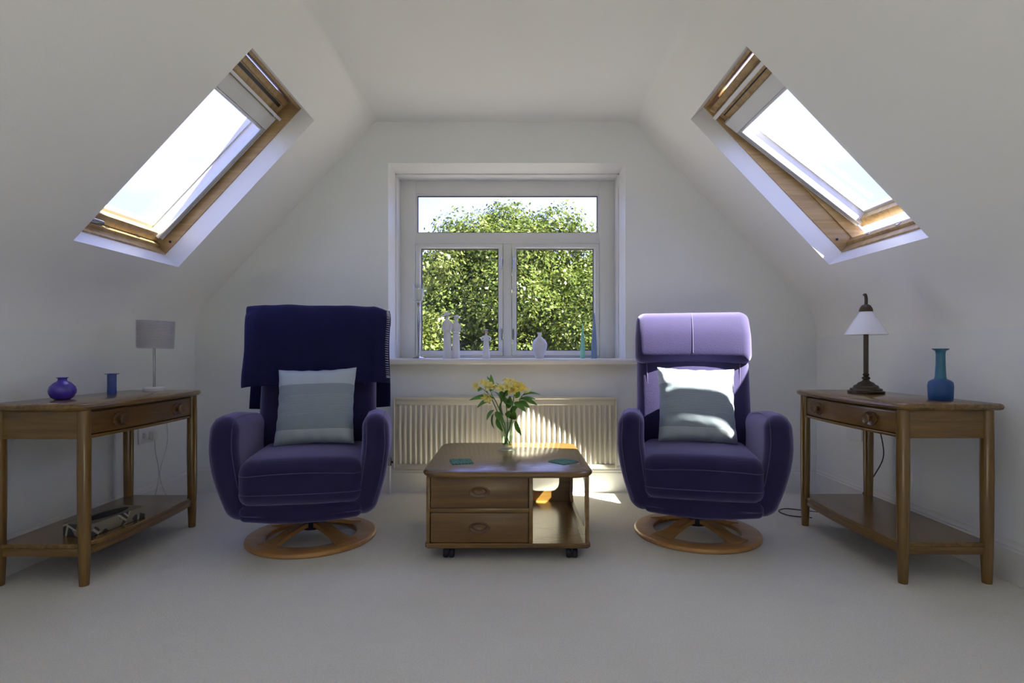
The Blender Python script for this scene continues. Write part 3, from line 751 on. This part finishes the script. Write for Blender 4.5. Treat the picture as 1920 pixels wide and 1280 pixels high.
MB().tube(smoothpath([(0,0,.430),(.001,0,.452),(0,0,.470),(-.004,0,.484),(-.010,0,.480)], 5), [.0075]*11+[.007]*10, 10).build('finial', M_bronze, t, 60)
# blue bottle
M_blue = mat('blue_stoneware', (.020,.085,.27), .45, var=.35, scale=16, bump=.1, bscale=80)
M_teal = mat('teal_glaze', (.03,.15,.25), .4, var=.3, scale=20)
t = thing('bottle_vase', (1.80, 2.352, TZ), 'tall necked blue ceramic bottle at near end of right console', 'vase')
MB().lathe([(0,0),(.039,0),(.0435,.004),(.0445,.03),(.0455,.062),(.043,.076),(.034,.084),(.022,.089)], 40).build('body', M_blue, t, 60)
MB().lathe([(.022,.088),(.0195,.10),(.0172,.15),(.0165,.195),(.0185,.207),(.029,.213),(.0295,.217),(.017,.216),(.013,.20)], 36).build('neck', M_teal, t, 60)

# sockets and cords
def socket(loc, sx, label):
    s_ = thing('wall_socket', loc, label, 'socket'); 
    m = MB(); m.box(0, sx*.010, -.073, .073, -.043, .043, .004); m.build('face_plate', M_whitepl, s_)
    return s_
s1 = socket((XL, 3.20, .445), 1, 'white double wall socket behind the left console legs')
MB().box(.010, .038, .005, .050, -.030, .020, .006).build('plug', M_whitepl, s1)
MB().box(.010, .030, -.05, -.02, -.01, .02, .004).build('plug', M_whitepl, s1)
s2 = socket((XR, 3.28, .450), -1, 'white wall socket behind the right console')
MB().tube(smoothpath([(-2.058, 3.225, .41), (-2.05, 3.22, .34), (-2.045, 3.235, .27), (-2.05, 3.25, .20), (-2.04, 3.20, .10), (-2.03, 3.13, .04), (-2.02, 3.08, .008)], 6), .0028, 6).build('power_cord', M_cord_w)
tag(bpy.data.objects['power_cord'], 'white power cord hanging from the socket plug', 'cord')
o = MB().tube(smoothpath([(-2.06, 3.33, .64), (-2.055, 3.335, .5), (-2.05, 3.33, .38), (-2.045, 3.26, .25), (-2.04, 3.25, .18), (-2.03, 3.29, .08), (-2.00, 3.34, .006)], 6), .0022, 6).build('lamp_cord', M_cord_w)
tag(o, 'thin white lamp cord crossing the other cord behind left console', 'cord')
o = MB().tube(smoothpath([(1.94, 3.0, .66), (1.945, 2.985, .56), (1.955, 2.96, .46), (1.965, 2.965, .36), (1.95, 3.02, .25), (1.93, 3.06, .17), (1.90, 3.12, .06), (1.80, 3.20, .005), (1.68, 3.25, .004), (1.60, 3.28, .004), (1.535, 3.22, .005), (1.56, 3.14, .004), (1.66, 3.10, .004)], 6), .003, 6).build('black_cord', M_cord_b)
tag(o, 'black lamp cord trailing onto the carpet by the right console', 'cord')

# ------------------------------------------------------------------ coffee table
def coffee_table():
    root = thing('coffee_table', (-.019, 0, 0), 'low elm coffee table on castors with two drawers', 'coffee table')
    cx = .019
    ZT = .400; y0, y1 = 2.425, 3.225; hw = .374
    pts = []
    base = rrect(-hw, hw, y0, y1, .085, 8)
    for (x, y) in base:
        ty = (y-(y0+y1)/2)/.4; tx = x/hw
        pts.append((x + math.copysign(.012*(1-ty*ty), x), y + math.copysign(.010*(1-tx*tx), ty)))
    P2 = []
    for a, b in zip(pts, pts[1:]+pts[:1]):
        d = math.dist(a, b); k = max(1, int(d/.06))
        for i in range(k): P2.append((a[0]+(b[0]-a[0])*i/k, a[1]+(b[1]-a[1])*i/k))
    P3 = []
    for (x, y) in P2:
        P3.append((x, y))
    MB().slab(P3, [(.016, ZT-.028), (.006, ZT-.025), (.001, ZT-.018), (0, ZT-.012), (.004, ZT-.005), (.012, ZT)]).build('table_top', M_elm['x'], root, 50)
    yf, yb = 2.466, 3.185; zb0, zb1 = .056, .079; zu = ZT-.028
    MB().slab(rrect(-.366, .366, yf-.006, yb+.006, .02, 4), [(.006, zb0), (0, zb0+.006), (0, zb1-.004), (.004, zb1)]).build('bottom_board', M_elm['x'], root, 40)
    def X(v): return v+cx
    xl0, xl1, xd0, xd1, xr0, xr1 = X(-.378), X(-.361), X(.074), X(.092), X(.322), X(.3395)
    MB().box(xl0, xl1, yf, yb, zb1, zu, .002).build('side_panel', M_elm['y'], root)
    MB().box(xd0, xd1, yf, yb, zb1, zu, .002).build('divider', M_elm['y'], root)
    MB().box(xl1, xd0, yb-.012, yb, zb1, zu, .001).build('back_panel', M_elm['x'], root)
    MB().box(xl1, xd0, yf+.003, yf+.02, .213, .232, .001).build('drawer_rail', M_elm['x'], root)
    for (za, zb) in ((.2335, zu-.002), (zb1+.001, .2115)):
        d = MB().box(xl1+.002, xd0-.002, yf+.002, yf+.022, za, zb, .003).build('drawer', M_elm_d, root)
        MB().box(xl1+.008, xd0-.008, yf+.022, yb-.05, za+.006, zb-.012).build('drawer_box', M_elm['y'], d, 0)
        Mk = Matrix.Translation(((xl1+xd0)/2, yf+.0018, (za+zb)/2)) @ Matrix.Rotation(R(90), 4, 'X')
        MB().lathe([(.047,0),(.0455,.0035),(.042,.004),(.038,.0012),(.030,.0006),(0,.0006)], 40, sx=1, sy=.56, M=Mk).build('recess_plate', M_knob, d, 60)
        MB().lathe([(.032,0),(.030,.007),(.024,.010),(.012,.0075),(0,.006)], 36, sx=1, sy=.50, M=Matrix.Translation((0,0,.006)) @ Mk).build('pull', M_knob, d, 60)
    # right side: open frame with rounded opening; back panel with scooped opening
    def holed(plane, a0, a1, b0, b1, ha0, ha1, hb0, hb1, r, t0, t1, name):
        outer = [(a1,b0),(a1,b1),(a0,b1),(a0,b0)]; hole = rrect(ha0, ha1, hb0, hb1, r, 6)
        n = len(hole); q = n//4; v = []; f = []
        for t in (t0, t1):
            for p in outer + hole: v.append((p[0], t, p[1]) if plane == 'xz' else (t, p[0], p[1]))
        k = 4+n
        for s_ in (0, k):
            for c in range(4):
                idx = [c*q+i for i in range(q)]
                f.append(tuple([s_+c] + [s_+4+i for i in reversed(idx)]))
                f.append((s_+c, s_+4+c*q+q-1, s_+4+(c*q+q) % n, s_+(c+1) % 4))
        for i in range(4): f.append((i, (i+1) % 4, k+(i+1) % 4, k+i))
        for i in range(n): f.append((4+i, 4+(i+1) % n, k+4+(i+1) % n, k+4+i))
        return MB().add(v, f).build(name, M_elm['y' if plane == 'yz' else 'x'], root, 30)
    holed('yz', yf, yb, zb1, zu, yf+.022, yb-.06, zb1+.020, zu-.022, .045, xr0, xr1, 'side_frame')
    holed('xz', xd1, xr0, zb1, zu, xd1+.004, xr0-.055, zb1+.055, zu-.004, .045, yb-.014, yb, 'back_frame')
    cast = None
    for (x, y) in ((X(-.283), yf+.045), (X(.268), yf+.045), (X(-.283), yb-.045), (X(.268), yb-.045)):
        e = MB(); e.lathe([(0,-.011),(.020,-.011),(.0235,-.006),(.0235,.006),(.020,.011),(0,.011)], 24, M=Matrix.Translation((x-.013, y, .024)) @ Matrix.Rotation(R(90), 4, 'Y'))
        e.lathe([(0,-.011),(.020,-.011),(.0235,-.006),(.0235,.006),(.020,.011),(0,.011)], 24, M=Matrix.Translation((x+.013, y, .024)) @ Matrix.Rotation(R(90), 4, 'Y'))
        e.tube([(x-.01, y, .024), (x+.01, y, .024)], .006)
        c_ = e.build('castor', M_blackm, root, 40)
        MB().lathe([(.0,.026),(.010,.026),(.012,.050),(.016,.0565),(0,.0565)], 16, (x, y+.004, 0)).build('castor_mount', M_silver, c_, 40)
coffee_table()

# coasters
def knit_mat():
    m, t, b, n, l = newmat('green_knit')
    tcn = n('ShaderNodeTexCoord'); w1 = n('ShaderNodeTexWave'); w1.inputs['Scale'].default_value = 40; w1.inputs['Distortion'].default_value = .6; w1.bands_direction = 'DIAGONAL'
    l(tcn.outputs['Object'], w1.inputs['Vector'])
    r_ = n('ShaderNodeValToRGB'); e = r_.color_ramp.elements; e[0].color = (.035,.11,.085,1); e[1].color = (.15,.34,.26,1); l(w1.outputs['Fac'], r_.inputs[0]); l(r_.outputs[0], b.inputs['Base Color'])
    b.inputs['Roughness'].default_value = .95
    return m
M_knit = knit_mat()
def coaster(loc, rz, label):
    V = []; F = []; n = 22; h = .052
    for i in range(n+1):
        for j in range(n+1):
            x = -h+2*h*i/n; y = -h+2*h*j/n; e = (i in (0, n)) or (j in (0, n))
            V.append((x+.001*math.sin(j*3), y+.001*math.sin(i*3), (.0008 if e else .0055 + .0022*math.sin(i*PI/1.5)*math.cos(j*PI/1.5))))
    for i in range(n):
        for j in range(n): F.append((i*(n+1)+j, (i+1)*(n+1)+j, (i+1)*(n+1)+j+1, i*(n+1)+j+1))
    m = MB().add(V, F); m.add([(-h,-h,0),(h,-h,0),(h,h,0),(-h,h,0)], [(0,3,2,1)])
    o = m.build('coaster', M_knit, None, 180); o.location = loc; o.rotation_euler = (0,0,rz)
    tag(o, label, 'coaster', 'green knitted coasters')
coaster((-.240, 2.655, .4003), R(12), 'green knitted coaster left of the flower vase, set square')
coaster((.243, 2.650, .4003), R(42), 'green knitted coaster turned like a diamond, right of the vase')

# ------------------------------------------------------------------ flowers
VX, VY, VZ = -.026, 2.99, .4002
t = thing('flower_vase', (VX, VY, VZ), 'clear glass vase on coffee table holding yellow flowers', 'vase')
pv = [(0,0),(.046,0),(.048,.003),(.046,.007),(.032,.012),(.0275,.020),(.0285,.040),(.034,.080),(.041,.125),(.0455,.152),(.0445,.1525),(.039,.124),(.032,.080),(.0265,.042),(.0245,.024),(0,.018)]
MB().lathe(pv, 48).build('glass_body', M_vglass, t, 60)
MB().lathe([(0,.019),(.0235,.0245),(.0255,.042),(.030,.072),(0,.072)], 32).build('water', M_water, t, 60)
def fp(cx, cy, dy=0): return Vector(((860+cx/7.528-960)*.00286, VY+dy, CAMZ-(690+cy/7.528-660)*.00286))
def leaf_mesh(mb, p, q, wd_, droop=.0, roll=0.0, n=8):
    wd = wd_*1.25; p, q = Vector(p), Vector(q); d = q-p; ln = d.length; d.normalize()
    up = Vector((0, -.55, .85)); side = d.cross(up)
    if side.length < .1: side = d.cross(Vector((1, 0, 0)))
    side.normalize(); side = Matrix.Rotation(roll, 3, d) @ side; nrm = side.cross(d)
    v = []; f = []
    for i in range(n+1):
        t_ = i/n; c = p + d*(ln*t_) + Vector((0,0,-droop*t_*t_)) + nrm*.10*ln*math.sin(PI*t_)
        w_ = wd*(math.sin(PI*min(1, t_**.75*.98+.02))**.8)
        v += [c - side*w_ + nrm*w_*.35, c, c + side*w_ + nrm*w_*.35]
    for i in range(n):
        for k in range(2): f.append((3*i+k, 3*i+k+1, 3*i+3+k+1, 3*i+3+k))
    mb.add(v, f)
def bloom(c, axis, size, parent, m_):
    axis = Vector(axis).normalized(); a = axis.orthogonal().normalized(); b = axis.cross(a); m = MB()
    for k in range(6):
        an = 2*PI*k/6 + .2; rd = a*math.cos(an) + b*math.sin(an); sd_ = axis.cross(rd)
        L_ = size*(1.0 if k % 2 else .9); wmax = size*(.22 if k % 2 else .29); v = []; f = []; n = 6
        for i in range(n+1):
            t_ = i/n; out_ = L_*(.08+.88*t_**1.25); ht = L_*(1.0*t_ - .42*t_**3)
            w_ = wmax*math.sin(PI*(.08+.86*t_))**.8
            p = c + rd*out_ + axis*ht
            v += [p - sd_*w_ + axis*w_*.25, p, p + sd_*w_ + axis*w_*.25]
        for i in range(n):
            for q in range(2): f.append((3*i+q, 3*i+q+1, 3*i+4+q, 3*i+3+q))
        m.add(v, f)
    bl = m.build('bloom', m_, parent, 180)
    s_ = MB()
    for k in range(5):
        an = 2*PI*k/5; e = c + axis*size*.8 + (a*math.cos(an)+b*math.sin(an))*size*.18
        s_.tube([c+axis*size*.1, c+axis*size*.45+(e-c)*.1, e], [.0007,.0007,.0014], 5)
    s_.build('stamens', M_petal2, bl, 60)
def stem_thing(label, top, foot, blooms, leaves, bud=None, m_=M_petal):
    root = thing('alstroemeria', (VX, VY, VZ+.02), label, 'flower', 'yellow alstroemeria in the glass vase')
    off = -Vector((VX, VY, VZ+.02))
    fx, fy = foot; foot = Vector((VX+fx, VY+fy, VZ+.026)); neck = Vector((VX-fx*.8+(top.x-VX)*.18, VY-fy*.6, VZ+.150))
    P = smoothpath([foot, foot.lerp(neck, .5), neck, neck.lerp(top, .55)+Vector((0,0,.012)), top], 6)
    T = Matrix.Translation(off)
    s_ = MB(); s_.tube(P, .0026, 8)
    for (c, ax, sz) in blooms:
        s_.tube(smoothpath([top-Vector((0,0,.006)), top.lerp(c, .5)+Vector((0,0,.004)), c], 5), .0014, 6)
    if bud: s_.tube(smoothpath([top, bud[0]], 5), .0014, 6)
    so = s_.build('stem', M_stem, root, 180, T)
    for (c, ax, sz) in blooms: bloom(c+off, ax, sz, root, m_)
    if bud:
        c, ax = bud; ax = Vector(ax).normalized(); Mq = T @ Matrix.Translation(c) @ ax.to_track_quat('Z', 'Y').to_matrix().to_4x4()
        MB().lathe([(0,-.004),(.006,0),(.011,.014),(.0115,.024),(.007,.038),(.002,.044),(0,.045)], 12, M=Mq).build('bud', M_bud, root, 180)
    for (p, q, wd, dr, rl) in leaves:
        lm = MB(); leaf_mesh(lm, p+off, q+off, wd, dr, rl); lm.build('leaf', M_green_leaf, root, 180)
F_ = fp
stem_thing('alstroemeria stem with pale blooms at the far left of the bouquet', F_(400, 330, .01), (.014, .004),
    [(F_(290, 275, .0), (-.8, -.35, .35), .034), (F_(345, 230, .03), (-.35, -.3, .85), .034), (F_(250, 255, .03), (-.7, .2, .5), .030), (F_(400, 245, -.02), (-.1, -.6, .7), .034)],
    [(F_(440, 300, .02), F_(395, 110, .02), .011, 0, .6), (F_(450, 330, 0), F_(455, 85, .0), .012, 0, .4), (F_(500, 420, -.01), F_(150, 440, -.03), .014, .002, -.2), (F_(330, 300, .02), F_(270, 320, .0), .010, .004, 0)])
stem_thing('alstroemeria stem with the lowest drooping yellow bloom at the left', F_(470, 360, -.03), (.004, -.012),
    [(F_(425, 385, -.05), (-.25, -.75, -.35), .038), (F_(450, 285, -.03), (-.15, -.6, .7), .038), (F_(500, 290, .01), (.3, -.3, .9), .030)],
    [(F_(470, 440, -.04), F_(265, 540, -.06), .014, .004, .1), (F_(500, 580, -.02), F_(405, 715, -.05), .011, .002, .3), (F_(500, 620, -.03), F_(510, 840, -.05), .011, 0, 1.2), (F_(520, 610, -.01), F_(640, 760, -.03), .014, 0, .4), (F_(540, 700, .0), F_(630, 880, -.03), .012, 0, .9)])
stem_thing('alstroemeria stem with yellow blooms in the middle of the bouquet', F_(650, 330, .0), (-.006, .012),
    [(F_(620, 300, -.02), (-.25, -.7, .55), .036), (F_(725, 235, .0), (.0, -.45, .9), .042), (F_(680, 215, .03), (-.2, .1, .9), .036), (F_(690, 275, -.03), (-.1, -.8, .5), .036)],
    [(F_(640, 430, 0), F_(520, 165, .02), .008, .012, .5), (F_(600, 470, .03), F_(480, 330, .05), .014, 0, .6), (F_(680, 520, .02), F_(590, 400, .04), .015, 0, .2), (F_(690, 560, -.02), F_(700, 430, -.05), .014, 0, 1.0), (F_(620, 440, -.02), F_(640, 660, -.05), .017, 0, 1.3), (F_(600, 500, .0), F_(530, 240, .02), .012, 0, .7), (F_(650, 420, .0), F_(690, 320, -.03), .011, 0, .3), (F_(660, 400, .0), F_(690, 200, .0), .010, 0, .8)])
stem_thing('alstroemeria stem with golden blooms right of the bouquet centre', F_(790, 350, .0), (-.015, -.003),
    [(F_(755, 310, -.03), (-.1, -.8, .45), .040), (F_(830, 300, -.02), (.2, -.7, .55), .042), (F_(885, 300, .02), (.6, -.3, .6), .036), (F_(800, 240, .03), (.2, .0, .9), .034)],
    [(F_(700, 420, .0), F_(770, 500, -.05), .018, .0, .9), (F_(730, 640, .01), F_(860, 520, -.02), .015, 0, .3), (F_(700, 690, -.01), F_(720, 580, -.04), .014, 0, 1.2), (F_(800, 420, .0), F_(860, 330, .03), .011, 0, .5), (F_(780, 480, .0), F_(950, 600, -.03), .014, .006, .2), (F_(700, 440, -.01), F_(720, 560, -.03), .012, .0, 1.1), (F_(760, 720, .0), F_(785, 575, -.03), .016, 0, 1.0), (F_(800, 740, .0), F_(885, 930, -.02), .011, .004, .8)], m_=M_petal2)
stem_thing('alstroemeria stem with a closed cream bud reaching to the right', F_(890, 400, .02), (-.012, .010),
    [], [(F_(880, 400, .02), F_(1160, 365, -.01), .012, .004, -.2), (F_(900, 430, .02), F_(1110, 570, -.02), .012, -.02, .1), (F_(860, 460, .02), F_(1000, 590, .0), .012, -.012, .3), (F_(850, 440, .02), F_(1090, 470, .05), .009, -.01, .2), (F_(740, 600, .01), F_(680, 700, .0), .014, 0, .8)],
    bud=(F_(930, 350, .02), (.8, -.1, .45)))

# ------------------------------------------------------------------ window-sill ornaments
SZ = .8777; SY = 3.80
def sxp(px, y=SY): return (px-960)*y/1050
t = thing('candle_holder', (sxp(785), SY, SZ), 'tall silver candlestick with glass cup and cream candle', 'candlestick')
MB().lathe([(0,0),(.038,0),(.040,.003),(.034,.007),(.014,.012),(.008,.022),(.0055,.05),(.006,.11),(.010,.20),(.012,.26),(.0095,.30),(.006,.325),(.0055,.345),(.010,.36),(.011,.372),(.016,.378),(0,.380)], 28).build('stem', M_silver, t, 60)
MB().lathe([(0,.379),(.020,.381),(.030,.392),(.0335,.42),(.0355,.46),(.041,.490),(.047,.502),(.045,.502),(.039,.489),(.0335,.46),(.0315,.42),(.028,.396),(0,.385)], 32).build('cup', glass('cup_glass', (.95,.97,.97), .05), t, 60)
MB().lathe([(0,.388),(.027,.396),(.030,.42),(.0315,.468),(.026,.472),(0,.470)], 28).build('candle', M_wax, t, 60)
def lady(px, ht, lab, lean, hat_dir, y=SY):
    k = ht/.32
    t = thing('lady_figurine', (sxp(px, y), y, SZ), lab, 'figurine', 'white lady figurines on the sill')
    Rm = Matrix.Rotation(lean, 4, 'Y')
    MB().lathe([(0,0),(.030*k,0),(.0305*k,.004),(.027*k,.09*k),(.023*k,.17*k),(.0225*k,.185*k),(.026*k,.21*k),(.0265*k,.235*k),(.019*k,.258*k),(.008*k,.268*k),(.007*k,.28*k),(0,.281*k)], 28, sy=.8, M=Rm).build('gown', M_bisque, t, 60)
    m = MB()
    for sg in (-1, 1):
        m.tube([Rm @ Vector(p) for p in smoothpath([(sg*.022*k, 0, .248*k), (sg*.029*k, -.008*k, .215*k), (sg*.022*k, -.022*k, .188*k), (0, -.027*k, .186*k)], 5)], .0062*k, 8)
    m.build('arms', M_bisque, t, 180)
    MB().lathe([(0,-.014*k),(.008*k,-.011*k),(.011*k,0),(.009*k,.011*k),(0,.015*k)], 16, (0,0,.288*k), M=Rm).build('head', M_bisque, t, 180)
    Mh = Rm @ Matrix.Translation((hat_dir*.006*k, 0, .298*k)) @ Matrix.Rotation(hat_dir*R(18), 4, 'Y')
    MB().lathe([(0,.016),(.008,.015),(.012,.008),(.013,.001),(.024,-.001),(.032,.0005),(.033,-.001),(.024,-.004),(0,-.004)], 24, M=Mh @ Matrix.Diagonal((k*1.3,k*1.1,k,1))).build('hat', M_bisque, t, 40)
    return t
lady(838.5, .320, 'taller white lady figurine with brimmed hat, beside its twin', R(0), -1)
lady(855.0, .302, 'white lady figurine with tilted hat, second of the close pair', R(0), 1, SY+.012)
t = thing('angel_figurine', (sxp(911.5), SY, SZ), 'small white robed figurine with brown hair on the sill', 'figurine')
MB().lathe([(0,0),(.026,0),(.0265,.003),(.022,.06),(.018,.11),(.0175,.118),(.020,.135),(.017,.152),(.006,.160),(.0055,.168),(0,.168)], 24, sy=.8).build('gown', M_bisque, t, 60)
m = MB()
for sg in (-1, 1): m.tube(smoothpath([(sg*.016, 0, .150), (sg*.030, -.006, .138), (sg*.026, -.02, .124), (sg*.004, -.026, .130)], 5), .0055, 8)
m.build('arms', M_bisque, t, 180)
MB().lathe([(0,-.011),(.007,-.009),(.0095,0),(.008,.009),(0,.012)], 16, (0,-.002,.178)).build('head', M_skin, t, 180)
MB().lathe([(0,-.004),(.011,-.006),(.0125,.002),(.009,.011),(0,.015)], 16, (0,.002,.180)).build('hair', M_hair, t, 180)
MB().lathe([(.0,.0),(.015,.0),(.0155,.0015),(.010,.004),(0,.005)], 20, (0,.002,.193)).build('cap', M_bisque, t, 60)
M_vasew = mat('banded_porcelain', (.70,.70,.75), .35, var=.12, scale=22)
t = thing('porcelain_vase', (sxp(1011.5), SY, SZ), 'white porcelain vase with narrow neck on the sill', 'vase')
MB().lathe([(0,0),(.026,0),(.027,.003),(.038,.030),(.048,.062),(.0525,.088),(.050,.104),(.040,.122),(.022,.138),(.0125,.148),(.0105,.156)], 40).build('body', M_vasew, t, 60)
MB().lathe([(.0105,.155),(.0115,.163),(.0165,.174),(.0165,.176),(.012,.175),(.007,.165)], 32).build('neck', M_vasew, t, 60)
for nm, px, h, r_, m_, lab in (('green_cone_candle', 1092.5, .235, .0175, M_green_wax, 'mint green cone candle on the sill'), ('blue_cone_candle', 1114, .318, .0205, M_blue_wax, 'taller slate blue cone candle at the right end of the sill')):
    t = thing(nm[nm.index('_')+1:], (sxp(px), SY, SZ), lab, 'candle', 'cone candles on the sill')
    MB().lathe([(0,0),(r_,0),(r_,.004),(r_*.93,h*.25),(r_*.62,h*.6),(r_*.16,h*.97),(0,h*.98)], 24).build('wax_cone', m_, t, 60)
    MB().tube([(0,0,h*.96),(.0005,0,h*1.01)], .0008, 6).build('wick', M_stitch, t)

# ------------------------------------------------------------------ garden
def leaf_mat(name, c1, c2):
    m, t, b, n, l = newmat(name); t.nodes.remove(b)
    g = n('ShaderNodeNewGeometry'); r_ = n('ShaderNodeValToRGB'); e = r_.color_ramp.elements; e[0].color = (*c1, 1); e[1].color = (*c2, 1); l(g.outputs['Random Per Island'], r_.inputs[0])
    d = n('ShaderNodeBsdfDiffuse'); tr = n('ShaderNodeBsdfTranslucent'); l(r_.outputs[0], d.inputs[0]); l(r_.outputs[0], tr.inputs[0])
    gl = n('ShaderNodeBsdfGlossy'); gl.inputs['Roughness'].default_value = .4
    mx = n('ShaderNodeMixShader'); mx.inputs[0].default_value = .35; l(d.outputs[0], mx.inputs[1]); l(tr.outputs[0], mx.inputs[2])
    m2 = n('ShaderNodeMixShader'); m2.inputs[0].default_value = .02; l(mx.outputs[0], m2.inputs[1]); l(gl.outputs[0], m2.inputs[2])
    l(m2.outputs[0], t.nodes['Material Output'].inputs[0]); return m
M_leaf = leaf_mat('tree_leaf', (.045,.075,.010), (.125,.150,.030)); M_leaf2 = leaf_mat('tree_leaf_light', (.05,.075,.013), (.13,.15,.036))
M_bark = mat('bark', (.12,.09,.065), .9, var=.3, bump=.4, bscale=20)
GZ = -3.0
def tree(loc, crown_c, rad, nblob, nleaf, lsize, m_, label, seed):
    rng = np.random.default_rng(seed)
    root = empty('garden_tree', (loc[0], loc[1], GZ)); tag(root, label, 'tree', 'trees outside the window')
    cc = np.array(crown_c); rad = np.array(rad)
    d = rng.normal(size=(nblob, 3)); d /= np.linalg.norm(d, axis=1)[:, None]
    bc = cc + d*rad*rng.uniform(.35, .88, (nblob, 1)); br = rng.uniform(.12, .26, nblob)*rad.mean()
    wgt = br**2/np.sum(br**2); which = rng.choice(nblob, nleaf, p=wgt)
    dd = rng.normal(size=(nleaf, 3)); dd /= np.linalg.norm(dd, axis=1)[:, None]
    rr = br[which]*rng.uniform(.55, 1.08, nleaf)
    pos = bc[which] + dd*rr[:, None]*np.array([1.1, 1.1, .85])
    nrm = dd + rng.normal(size=(nleaf, 3))*.55 + np.array([0, 0, .35]); nrm /= np.linalg.norm(nrm, axis=1)[:, None]
    t_ = np.cross(nrm, rng.normal(size=(nleaf, 3))); t_ /= np.linalg.norm(t_, axis=1)[:, None]; s_ = np.cross(nrm, t_)
    sz = lsize*rng.uniform(.6, 1.3, (nleaf, 1))
    V = np.empty((nleaf, 4, 3)); V[:, 0] = pos - t_*sz; V[:, 1] = pos + s_*sz*.55 - nrm*sz*.12; V[:, 2] = pos + t_*sz; V[:, 3] = pos - s_*sz*.55 - nrm*sz*.12
    V = V.reshape(-1, 3) - np.array([loc[0], loc[1], GZ])
    me = bpy.data.meshes.new('foliage'); me.vertices.add(nleaf*4); me.vertices.foreach_set('co', V.ravel())
    me.loops.add(nleaf*4); me.loops.foreach_set('vertex_index', np.arange(nleaf*4, dtype=np.int32))
    me.polygons.add(nleaf); me.polygons.foreach_set('loop_start', np.arange(0, nleaf*4, 4, dtype=np.int32))
    me.update(calc_edges=True); me.validate(); me.materials.append(m_)
    o = bpy.data.objects.new('foliage', me); C.objects.link(o); o.parent = root; o['kind'] = 'stuff'
    top = Vector(cc) - Vector((loc[0], loc[1], GZ)); m = MB()
    m.tube(smoothpath([(0,0,0), (.05,0,top.z*.4), top*.8, top + Vector((0,0,rad[2]*.5))], 5), [.32-.017*i for i in range(16)], 10)
    m.build('trunk', M_bark, root, 180)
    for k in range(0, min(nblob, 22)):
        e = Vector(bc[k]) - Vector((loc[0], loc[1], GZ)); s0 = top*(.65+.02*k % .3)
        MB().tube(smoothpath([s0, s0.lerp(e, .5)+Vector((0,0,.2)), e], 4), [.09-.008*i for i in range(9)], 6).build('branch', M_bark, root, 180)
tree((.2, 17.0, 0), (.1, 17.0, .9), (4.3, 3.4, 4.75), 330, 300000, .060, M_leaf, 'broad sunlit green tree filling the middle of the window view', 3)
tree((-2.7, 11.0, 0), (-2.7, 11.0, .2), (1.9, 1.7, 3.75), 150, 90000, .048, M_leaf2, 'smaller leafy tree at the left of the window view', 5)
tree((4.4, 24.0, 0), (4.4, 24.0, 0.6), (3.0, 2.6, 5.4), 120, 60000, .09, M_leaf, 'green tree at the right edge of the window view', 9)
tree((10.0, 14.5, 0), (10.0, 14.5, .7), (2.0, 2.0, 3.0), 60, 20000, .09, M_leaf2, 'tree glimpsed through the open skylight gap', 12)
M_grass = mat('gravel', (.14,.13,.11), .95, var=.4, scale=3)
m = MB(); m.box(-60, 60, -40, 90, GZ-.1, GZ); struct(m.build('ground', M_grass, smooth=0))
